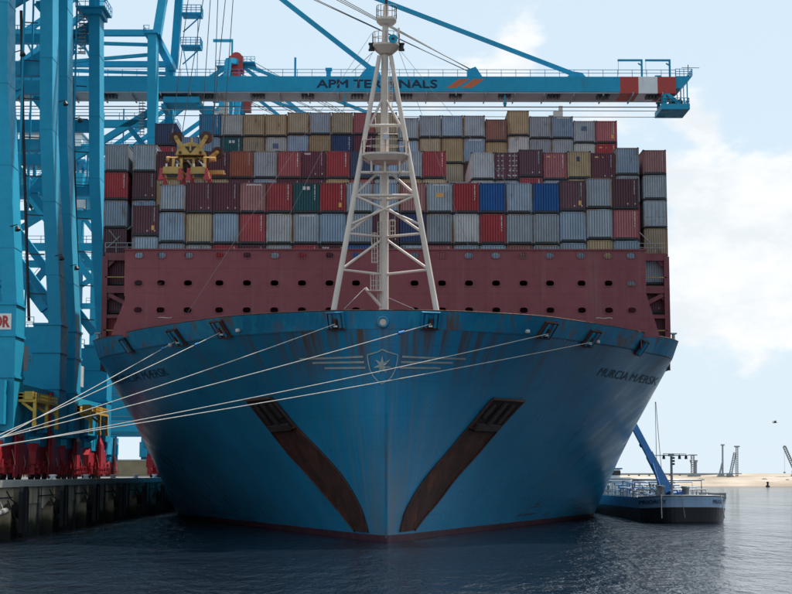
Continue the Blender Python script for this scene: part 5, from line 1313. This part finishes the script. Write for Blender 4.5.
for a in (179, 190, 201):
    mb = MB(); (xa, za), (xb, zb) = L(a, 164.5), L(a + 6, 171.5); mb.tube((xa, -1.9, za), (xb, -1.9, zb), .09, 8); lpart('hydraulic_ram', mb, M['steel'], spr)
mb = MB()
for a in (184, 187, 190.5, 195, 199, 203): slab(mb, [(a, 172), (a, 166.6), (a + 2.2, 166.6), (a + 2.2, 172)], -.6, .6)
lpart('hydraulic_block', mb, M['chute'], spr)
for q, a in enumerate((181, 186, 197, 204)):
    mb = MB(); (xa, za), (xb, zb) = L(a, 158), L(a + 3, 171); mb.path([(xa, -1.0, za), (xa - .25, -1.25, (za + zb) / 2), (xb, -1.0, zb)], .07, 6); lpart('hydraulic_hose', mb, M['dark'], spr)
for a in (172, 178, 199, 209):
    mb = MB(); x, z = L(a, 163.5); mb.box(x - .12, x + .12, -1.0, -.9, z - .5, z + .35); lpart('hanger_plate', mb, M['chute'], spr)
for a, b_ in ((166.5, 185), (193.5, 211)):
    so = bpy.data.objects.new('spreader_frame', None); C.objects.link(so); so.parent = spr
    lpart('end_beam', slab(MB(), [(a, 180), (a + 1.5, 173), (b_ - 1.5, 173), (b_, 180)], -3.1, -2.6), M['yellow'], so)
    lpart('end_beam', slab(MB(), [(a, 180), (a + 1.5, 173), (b_ - 1.5, 173), (b_, 180)], -.8, -.3), M['yellow'], so)
    lpart('main_beam', slab(MB(), [(a + 5, 177), (a + 5, 174), (b_ - 5, 174), (b_ - 5, 177)], -2.595, -.805), M['chute'], so)
    lpart('twistlock_bar', slab(MB(), [(a + 5, 183), (a + 4, 180.1), (b_ - 4, 180.1), (b_ - 5, 183)], -3.0, -2.65), M['dark'], so)
    for c_ in (a - 2.2, b_ - 2.0):
        for yy in (-3.2, -.3):
            lpart('flipper', slab(MB(), [(c_ + .3, 174.5), (c_ + 2.3, 174.5), (c_ + 2.9, 181), (c_ + 4.3, 186), (c_ - 1.6, 186.5), (c_ - .2, 181)], yy, yy + .35), M['flipper'], so)
    for c_ in (a + 4, b_ - 4):
        mb = MB(); x, z = L(c_, 172); mb.bar((x, -2.8, z - .1), (x, -2.8, z + .25), .16, .16); lpart('lug', mb, M['marks'], so)
for a, b_ in ((177.5, 140), (207.5, 139.5), (215.5, 149.5)):
    x, z = L(a, b_)
    zt = QZ + zb0 - 1.6 - sp0.z
    for dx in (-.5, .5):
        mb = MB(); mb.tube((x + dx, -1.1 if b_ < 145 else 1.6, z), (x * .55 + dx * 2 + 1.9, 5.0, zt), .04, 5); lpart('hoist_rope', mb, M['wire'], spr)

# ------------------------------------------------------------------ bunker barge on the far side of the bow
A = on_z(646, 519.8, 0); Bp = on_z(722, 523.5, 0)
bg_ = thing('bunker_barge', ((A.x + Bp.x) / 2, A.y, 0), 'low black and light blue bunker barge lying beside the bow', 'barge')
bx0, by0 = (A.x + Bp.x) / 2 - .3, 174.0
BWD = 4.9                                       # half beam at the bow
ang = R(-0.5); ca, sa = math.cos(ang), math.sin(ang)
def W(u, v, z): return Vector((bx0 + u * ca - v * sa, by0 + u * sa + v * ca, z))   # u across, v aft
def outline(z, grow=0.0, n_=22):
    pts = []
    for k in range(n_ + 1):
        t_ = -1 + 2 * k / n_; u = math.copysign(abs(t_) ** 0.8, t_) * (BWD + grow); v = 5.5 * abs(t_) ** 3.0 - grow
        pts.append((u, v))
    return pts
pts = outline(0); full = pts + [(BWD, 70), (-BWD, 70)]
def loft(mb, zs_, grows):
    rings = []
    for z, gr in zip(zs_, grows):
        p = outline(z, gr) + [(BWD + gr, 70), (-BWD - gr, 70)]; n_ = len(p)
        sheer = lambda v: 0.55 * max(0, 1 - v / 22) ** 2 if z > .8 else 0
        rings += [W(u, v, z + sheer(v)) for u, v in p]
    m_ = len(zs_)
    mb.add(rings, [(j * n_ + i, j * n_ + (i + 1) % n_, (j + 1) * n_ + (i + 1) % n_, (j + 1) * n_ + i) for j in range(m_ - 1) for i in range(n_)], False)
    return rings[-n_:]
mb = MB(); loft(mb, [-.5, .2, 0.9, 1.25], [-.25, -.1, .02, .06]); part('hull', mb, M['barge_black'], bg_)
mb = MB(); top = loft(mb, [1.25, 1.9, 2.5], [.08, .12, .16]); part('bow_strake', mb, M['barge_blue'], bg_)
mb = MB(); mb.add([p - Vector((0, 0, .35)) for p in top], [tuple(range(len(top)))]); part('deck', mb, M['barge_deck'], bg_)
mb = MB(); rim = [p + Vector((0, 0, .03)) for p in top[:23]]; mb.path(rim, .09, 6); part('rubbing_rail', mb, M['steel'], bg_)
def bow_pt(u0, z, off=.2):
    k = min(max((u0 + 1) / 2 * 22, 0), 21.999); i = int(k); p = outline(0, .16 + off * .3); a, b_ = p[i], p[i + 1]; f = k - i
    u, v = a[0] + (b_[0] - a[0]) * f, a[1] + (b_[1] - a[1]) * f
    return W(u, v, z + 0.55 * max(0, 1 - v / 22) ** 2)
for ua, ub in ((-.985, -.45), (.42, .90)):
    mb = MB(); put_text(mb, 'PRIORITY', lambda u, v: bow_pt(ua + (ub - ua) * u, 1.68 + .42 * v), .02); part('barge_name', mb, M['letter'], bg_)
# knuckle-boom crane reaching up under the ship's flare
ck = bpy.data.objects.new('deck_crane', None); C.objects.link(ck); ck.parent = bg_
Yb = 178.5
foot, tipb = at(670, 494, Yb), at(633, 424, Yb + 6)
mb = MB(); mb.tube((foot.x, Yb, 2.3), (foot.x, Yb, foot.z), .55, 12); mb.tube((foot.x, Yb, foot.z - .9), (foot.x, Yb, foot.z - .6), .8, 12); part('crane_pedestal', mb, M['barge_crane'], ck)
mid = foot.lerp(tipb, .55)
mb = MB(); mb.bar(foot, mid, .95, 1.15, up=(0, 1, 0), w2=.85, h2=1.05); part('crane_boom', mb, M['barge_crane'], ck)
mb = MB(); mb.bar(foot.lerp(tipb, .5), tipb, .7, .9, up=(0, 1, 0)); part('boom_extension', mb, M['barge_crane'], ck)
mb = MB(); a = at(664, 488, Yb - .6); mb.tube(foot + Vector((-.9, -.5, -.2)), foot.lerp(tipb, .42) + Vector((-.3, -.6, 0)), .16, 8); mb.bar(foot.lerp(tipb, .72) + Vector((-.1, 0, -.4)), foot.lerp(tipb, .76) + Vector((-.1, 0, -.4)), .35, .4); part('boom_cylinder', mb, M['barge_crane'], ck)
# mast with yard
ms = bpy.data.objects.new('signal_mast', None); C.objects.link(ms); ms.parent = bg_
Ym = 177.0
p = at(672, 492, Ym); ptop = at(672, 455, Ym)
mb = MB(); mb.tube((p.x, Ym, 2.4), (p.x, Ym, ptop.z + .1), .17, 10, .13); mb.cbox((p.x, Ym, ptop.z), .6, .5, .3); part('mast_pole', mb, M['steel'], ms)
mb = MB(); a, b_ = at(655, 455.3, Ym), at(689, 455.3, Ym); mb.tube(a, b_, .07, 6); a, b_ = at(663, 453.6, Ym), at(685, 453.8, Ym); mb.tube(a, b_, .05, 6); part('mast_yard', mb, M['steel'], ms)
for px in (663.8, 679.5, 686):
    mb = MB(); q = at(px, 457.8, Ym); mb.tube(q + Vector((0, 0, .25)), q - Vector((0, 0, .15)), .13, 8, .18); mb.bar(q + Vector((0, 0, .2)), q + Vector((0, 0, .5)), .05, .05); part('mast_lamp', mb, M['dark'], ms)
for px in (673.6,):
    for dy in (458, 461, 464):
        mb = MB(); q = at(px, dy, Ym - .1); mb.cbox(q, .22, .3, .22); part('mast_lamp', mb, M['dark'], ms)
# bitts, winch and pipework on deck
for px, hpx, wpx in ((663, 12, 6.5), (688, 11, 6.0)):
    q0 = on_z(px, 499.5, 2.5); q0 = W(0, 0, 0) + (at(px, 499, 175.5) - W(0, 0, 0)); r_ = wpx * 175 / F / 2; hh_ = hpx * 175 / F
    mb = MB(); z0 = 2.85
    mb.lathe((q0.x, 176.2, z0), [(r_ * .8, 0), (r_ * .8, hh_ - .3), (r_ * 1.05, hh_ - .28), (r_ * 1.1, hh_), (.02, hh_ + .02)], 12)
    mb.lathe((q0.x + .0, 177.6, z0), [(r_ * .8, 0), (r_ * .8, hh_ - .3), (r_ * 1.1, hh_ - .28), (r_ * 1.1, hh_), (.02, hh_ + .02)], 12)
    mb.box(q0.x - r_ * 1.2, q0.x + r_ * 1.2, 175.4, 178.4, z0 - .1, z0 + .12)
    part('mooring_bitt', mb, M['steel'], bg_)
for px in (703.5, 717.5):
    q0 = at(px, 499, 177); mb = MB(); w_ = .35 if px < 710 else .95
    mb.cbox((q0.x, 177.2, 2.95), 2 * w_, .8, .7); mb.cbox((q0.x, 177.2, 3.33), 2 * w_ + .1, .9, .06); part('deck_locker', mb, M['steel'], bg_)
wn_ = bpy.data.objects.new('anchor_winch', None); C.objects.link(wn_); wn_.parent = bg_
q0 = at(678, 496, 177.5)
mb = MB(); mb.tube((q0.x - .8, 177.6, 3.1), (q0.x + .9, 177.6, 3.1), .42, 14); part('drum', mb, M['barge_crane'], wn_)
mb = MB()
for dx in (-.85, 0, .9): mb.tube((q0.x + dx - .06, 177.6, 3.1), (q0.x + dx + .06, 177.6, 3.1), .62, 14); mb.box(q0.x + dx - .1, q0.x + dx + .1, 177.1, 178.1, 2.3, 3.0)
part('winch_flange', mb, M['barge_crane'], wn_)
rp = random.Random(11)
for k in range(34):
    u = rp.uniform(-4.3, 4.3); v = rp.uniform(8, 48); L_ = rp.uniform(2, 9); zz_ = rp.uniform(3.0, 4.6)
    mb = MB()
    if k % 3: mb.path([W(u, v, 2.2), W(u, v, zz_), W(u, v + L_, zz_), W(u, v + L_, 2.2)], rp.uniform(.07, .16), 6)
    else: mb.path([W(-4.2, v, 2.2), W(-4.2, v, zz_ + .3), W(4.2, v, zz_ + .3), W(4.2, v, 2.2)], rp.uniform(.08, .15), 6)
    part('deck_pipe', mb, M['steel'] if k % 2 else M['barge_blue'], bg_)
for k in range(24):
    u = rp.uniform(-4.4, 4.2); v = rp.uniform(9, 58); c_ = W(u, v, 3.3)
    mb = MB(); mb.tube(c_ - Vector((0, 0, .4)), c_ + Vector((0, 0, .5)), .1, 6); mb.tube(c_ + Vector((-.04, 0, .5)), c_ + Vector((.04, 0, .5)), .32, 12); mb.cbox(c_ - Vector((0, 0, .1)), .5, .5, .3); part('deck_valve', mb, M['barge_crane'] if k % 3 == 0 else M['steel'], bg_)
for s in (-1, 1):
    mb = MB(); mb.railing([W(s * 4.8, v, 2.25) for v in (9, 22, 36, 50, 66)], 1.0, 1.8, .03); part('deck_railing', mb, M['steel'], bg_)
wh = bpy.data.objects.new('wheelhouse', None); C.objects.link(wh); wh.parent = bg_
c_ = W(-.9, 58, 0)
mb = MB(); mb.box(c_.x - 3.0, c_.x + 2.4, c_.y - 2.5, c_.y + 6, 2.2, 5.0); mb.box(c_.x - 2.6, c_.x + 1.2, c_.y - .5, c_.y + 4, 5.0, 6.2); part('house_block', mb, M['white'], wh)
mb = MB(); mb.box(c_.x - 2.65, c_.x + 1.25, c_.y - .56, c_.y + 4.05, 5.3, 6.0); part('house_window', mb, M['dark'], wh)
mb = MB(); mb.box(c_.x - 2.9, c_.x + 1.5, c_.y - .8, c_.y + 4.3, 6.2, 6.4); part('house_roof', mb, M['barge_crane'], wh)
# ropes hanging over the barge's bow and from the ship down to it
def sag(a, b_, s_, n_=16): return [a.lerp(b_, k / n_) - Vector((0, 0, 4 * s_ * (k / n_) * (1 - k / n_))) for k in range(n_ + 1)]
for u, lb_ in ((-.55, 'pale rope hanging over the barge bow under the first name lettering'), (.62, 'pale rope hanging over the barge bow at the outer corner')):
    a, b_ = bow_pt(u, 2.7, .5), bow_pt(u + .03, .05, 1.6); mb = MB(); mb.path(sag(a, b_, .05), .06, 5)
    pass
    solid('hanging_rope', mb, M['rope'], lb_, 'rope', 'ropes hanging from the barge bow', tuple(a))
a, b_ = bow_pt(-.14, 2.6, .5), bow_pt(-.09, .05, 1.2); mb = MB(); mb.path(sag(a, b_, .15), .035, 5)
solid('hanging_rope', mb, M['wire_light'], 'thin grey rope hanging from the middle of the barge bow', 'rope', 'ropes hanging from the barge bow', tuple(a))
for (x0, y0), (x1, y1), lb_ in (((655.2, 402), (657.3, 497), 'pale rope dropping from the ship side to the barge deck, nearer the hull'), ((655.8, 402), (661.5, 470), 'pale rope dropping from the ship side behind the barge mast')):
    a, b_ = at(x0, y0, 166), at(x1, y1, 175.5); mb = MB(); mb.path(sag(a, b_, .25), .035, 5); solid('drop_rope', mb, M['rope'], lb_, 'rope', 'ropes between ship and barge', tuple(b_))

# ------------------------------------------------------------------ bow lines to the quay
def bol(k): return Vector((QX - .6, NB[k].location.y, QZ + .65))
lines = [('l2', 4, 'l', (167, 340.5), 'steepest mooring line, with a blue chafe cover close to the bow', .15), ('l1', 3, 'l', (217, 328.5), 'second steepest mooring line, from the inner chock on the crane side', .2),
         ('cl', 2, 'l', (334, 320.5), 'mooring line from the chock beside the foremast foot on the crane side', .3), ('cr', 1, 'r', (430, 320.5), 'mooring line crossing above the star emblem', .3),
         ('r1', 1, 'r', (545, 331), 'mooring line crossing the middle of the star emblem', .35), ('r2', 0, 'r', (588, 340), 'lowest mooring line, crossing below the star emblem from the barge side', .35)]
for j, (key, bk, _, px, lb_, sg_) in enumerate(lines):
    a = CHOCK[key]; b_ = bol(bk) + Vector((.25, .12 * j, .02 * j)); mb = MB(); P = sag(a, b_, sg_, 40); mb.path(P, .036, 6)
    t_ = thing('mooring_line', tuple(b_), 'pale ' + lb_, 'mooring line', 'mooring lines from the bow to the quay')
    part('rope', mb, M['rope'], t_)
    mb = MB(); c_ = bol(bk); mb.path([c_ + Vector((.42 * math.cos(q), .42 * math.sin(q), -.25 + .04 * j)) for q in np.linspace(0, 2 * PI, 13)], .055, 6); part('rope_eye', mb, M['rope'], t_)
    if key in ('l2', 'l1', 'cr'):
        d = 3 if key != 'l1' else 4
        mb = MB(); mb.path([P[d - 1].lerp(P[d], .45), P[d - 1].lerp(P[d], .6), P[d - 1].lerp(P[d], .8), P[d - 1].lerp(P[d], .95)], .13 if key != 'l1' else .1, 7); part('chafe_cover', mb, M['rope_blue'], t_)

# ------------------------------------------------------------------ far shore
def lattice(mb, p, q, w_, n_=9, r_=.12):
    p, q, a, b_ = mb.frame(p, q)
    cs = [a * (i * w_ / 2) + b_ * (j * w_ / 2) for i, j in ((-1, -1), (1, -1), (1, 1), (-1, 1))]
    for c_ in cs: mb.bar(p + c_, q + c_, r_ * 1.6, r_ * 1.6)
    for k in range(n_):
        for i in range(4): mb.bar(p.lerp(q, k / n_) + cs[i], p.lerp(q, (k + 1) / n_) + cs[(i + 1) % 4], r_, r_)
YF = 760.0
gz = 4.2
def G_(px): return Vector((at(px, 474, YF).x, YF, gz))
def T_(px, py): return at(px, py, YF)
t_ = thing('piling_rig', G_(722.5), 'tall dark piling rig standing upright on the far shore', 'piling rig')
a, b_ = G_(722.6), T_(722.6, 445); mb = MB(); mb.tube(a, b_, .5, 8, .42); mb.cbox(b_, 1.7, 1.2, .7); part('leader', mb, M['far_steel'], t_)
mb = MB(); mb.bar(T_(719.6, 474), T_(722.2, 463), .7, .7); part('back_stay', mb, M['far_steel'], t_)
mb = MB(); mb.cbox(G_(721) + Vector((0, 0, 1.0)), 2.6, 3, 1.4); mb.cbox(G_(721) + Vector((0, 0, .3)), 3.4, 4, .6); part('rig_cab', mb, M['far_steel'], t_)
t_ = thing('crawler_crane', G_(731), 'lattice crawler crane with leaning jib on the far shore beside a slim mast', 'crane')
mb = MB(); lattice(mb, T_(730.5, 474.5), T_(735, 452.5), 1.1, 12, .16); part('jib', mb, M['far_steel'], t_)
mb = MB(); mb.cbox(G_(729.6) + Vector((0, 0, 1.2)), 2.6, 3, 1.2); mb.cbox(G_(729.6) + Vector((0, 0, .3)), 3.2, 4, .6); part('crane_body', mb, M['far_steel'], t_)
mb = MB(); mb.bar(T_(734.9, 452.6), T_(734.8, 472), .12, .12); part('hoist_wire', mb, M['far_steel'], t_)
t_ = thing('lattice_mast', G_(737), 'slim pale lattice mast with flat head on the far shore', 'mast')
mb = MB(); lattice(mb, G_(736.9), T_(736.9, 447), .9, 14, .13); part('mast_tower', mb, M['steel'], t_)
mb = MB(); mb.cbox(T_(736.9, 446.5), 2.6, 1.2, .7); part('mast_head', mb, M['far_steel'], t_)
t_ = thing('harbour_crane', G_(693), 'small pale harbour crane with twin towers on the far shore behind the barge mast', 'crane')
mb = MB(); lattice(mb, G_(692.6), T_(692.6, 455), 1.3, 10, .18); mb.cbox(T_(692.6, 455), 4.4, 1.4, .5); part('crane_tower', mb, M['steel'], t_)
mb = MB(); mb.tube(G_(695.7), T_(695.7, 460.5), .65, 8); mb.cbox(T_(695.7, 461), 1.7, 1.4, .9); part('crane_column', mb, M['far_steel'], t_)
mb = MB(); mb.bar(T_(692, 466), T_(690, 460), .5, .5); part('crane_arm', mb, M['far_steel'], t_)
mb = MB(); mb.cbox(G_(694) + Vector((0, 0, .9)), 6, 3, 1.6); part('crane_base', mb, M['far_steel'], t_)
t_ = thing('crawler_crane', G_(796), 'lattice crane jib leaning in at the photo edge above the far shore', 'crane')
mb = MB(); lattice(mb, T_(796, 473), T_(784.3, 446.5), 1.2, 14, .2); mb.cbox(T_(784.3, 446.5), .9, .9, .9); part('jib', mb, M['far_steel'], t_)
mb = MB(); mb.bar(T_(784.3, 447), T_(784.5, 472.5), .1, .1); mb.cbox(T_(784.5, 472.5), .8, .8, .8); part('hoist_wire', mb, M['far_steel'], t_)
mb = MB(); mb.cbox(G_(797) + Vector((0, 0, 1.9)), 4.4, 3, 2.2); mb.cbox(G_(797) + Vector((0, 0, .5)), 5, 4, 1.0); part('crane_body', mb, M['far_steel'], t_)
t_ = thing('jetty', at(650, 475, 790), 'long low grey jetty on piles along the far shore', 'jetty')
a, b_ = at(598, 476, 790), at(741, 476, 790)
mb = MB(); mb.box(a.x, b_.x, 788, 792, 5.0, 5.9); part('jetty_deck', mb, M['far_steel'], t_)
x = a.x
while x < b_.x:
    mb = MB(); mb.tube((x, 789, 2.5), (x, 789, 5.0), .5, 6); part('pile', mb, M['far_steel'], t_); x += 5.2
for (p0, p1, Yq, lb_) in ((765, 830, 900, 'low grey quay edge behind the far dune at the photo edge'), (-60, 330, 1100, 'low grey quay across the basin behind the ship')):
    a, b_ = at(p0, 474, Yq), at(p1, 474, Yq); mb = MB(); mb.box(a.x, b_.x, Yq, Yq + 10, 3, 5.2); 
    x = a.x
    while x < b_.x: mb.box(x, x + 2, Yq - .6, Yq - .003, 3, 5.0); x += 9
    solid('far_quay', mb, M['far_steel'], lb_, 'quay', None, ((a.x + b_.x) / 2, Yq, 3))
rq = random.Random(5)
for k in range(9):
    px = 646 + k * 17 + rq.uniform(-5, 5); c_ = at(px, 479, 742); mb = MB(); s_ = rq.uniform(.5, 1.1)
    mb.lathe((c_.x, 742 + rq.uniform(-8, 8), 2.6), [(s_ * 1.8, 0), (s_ * 1.5, s_ * .5), (s_ * .8, s_ * .9), (.05, s_ * 1.05)], 9)
    tag(link('rubble_heap', mb.mesh('rubble_heap', M['apron'], (c_.x, 742, 2.6)), None, (c_.x, 742, 2.6)), 'small grey rubble heap on the far sand, %s from the ship' % ORD[k], 'rubble heap', 'rubble heaps on the far beach')
# buoy off the beach
c_ = on_z(767.8, 487, 0); t_ = thing('channel_buoy', (c_.x, c_.y, 0), 'dark buoy floating off the far beach', 'buoy')
mb = MB(); mb.lathe((c_.x, c_.y, 0), [(.8, -.4), (.95, .2), (.9, .6), (.45, .7)], 12); part('float', mb, M['dark'], t_)
mb = MB(); mb.lathe((c_.x, c_.y, .7), [(.5, 0), (.35, .8), (.55, 1.1), (.5, 1.5), (.05, 1.6)], 8); part('topmark', mb, M['dark'], t_)
# gull
c_ = at(775, 422.5, 120); t_ = thing('gull', tuple(c_), 'small dark gull flying above the far shore', 'bird')
mb = MB(); mb.lathe((0, 0, 0), [(.01, -.22), (.04, -.12), (.05, 0), (.03, .12), (.01, .2)], 8)
mb.v = [(c_.x + z, c_.y + y, c_.z + x) for x, y, z in mb.v]; part('body', mb, M['gull'], t_)
for s in (-1, 1):
    mb = MB(); mb.add([(c_.x - .08, c_.y, c_.z + .03), (c_.x + .1, c_.y, c_.z + .03), (c_.x + .05, c_.y + s * .3, c_.z + .16), (c_.x - .1, c_.y + s * .62, c_.z + .06), (c_.x - .06, c_.y + s * .3, c_.z + .14), (c_.x, c_.y + s * .3, c_.z + .12)], [(0, 1, 2, 4), (4, 2, 3), (5, 2, 1, 0), (4, 3, 5), (2, 5, 3)]); part('wing', mb, M['gull'], t_)

# ------------------------------------------------------------------ yard behind the crane feet
t_ = thing('terminal_wall', (-75, 420, QZ), 'tan low wall of the yard seen between the far crane feet and the hull', 'wall')
mb = MB(); mb.box(-140, -42, 420, 422, QZ, QZ + 4.2); part('wall_face', mb, M['tan_wall'], t_)
mb = MB(); mb.box(-140.2, -41.8, 419.8, 422.2, QZ + 4.2, QZ + 4.5); part('wall_cap', mb, M['cope'], t_)
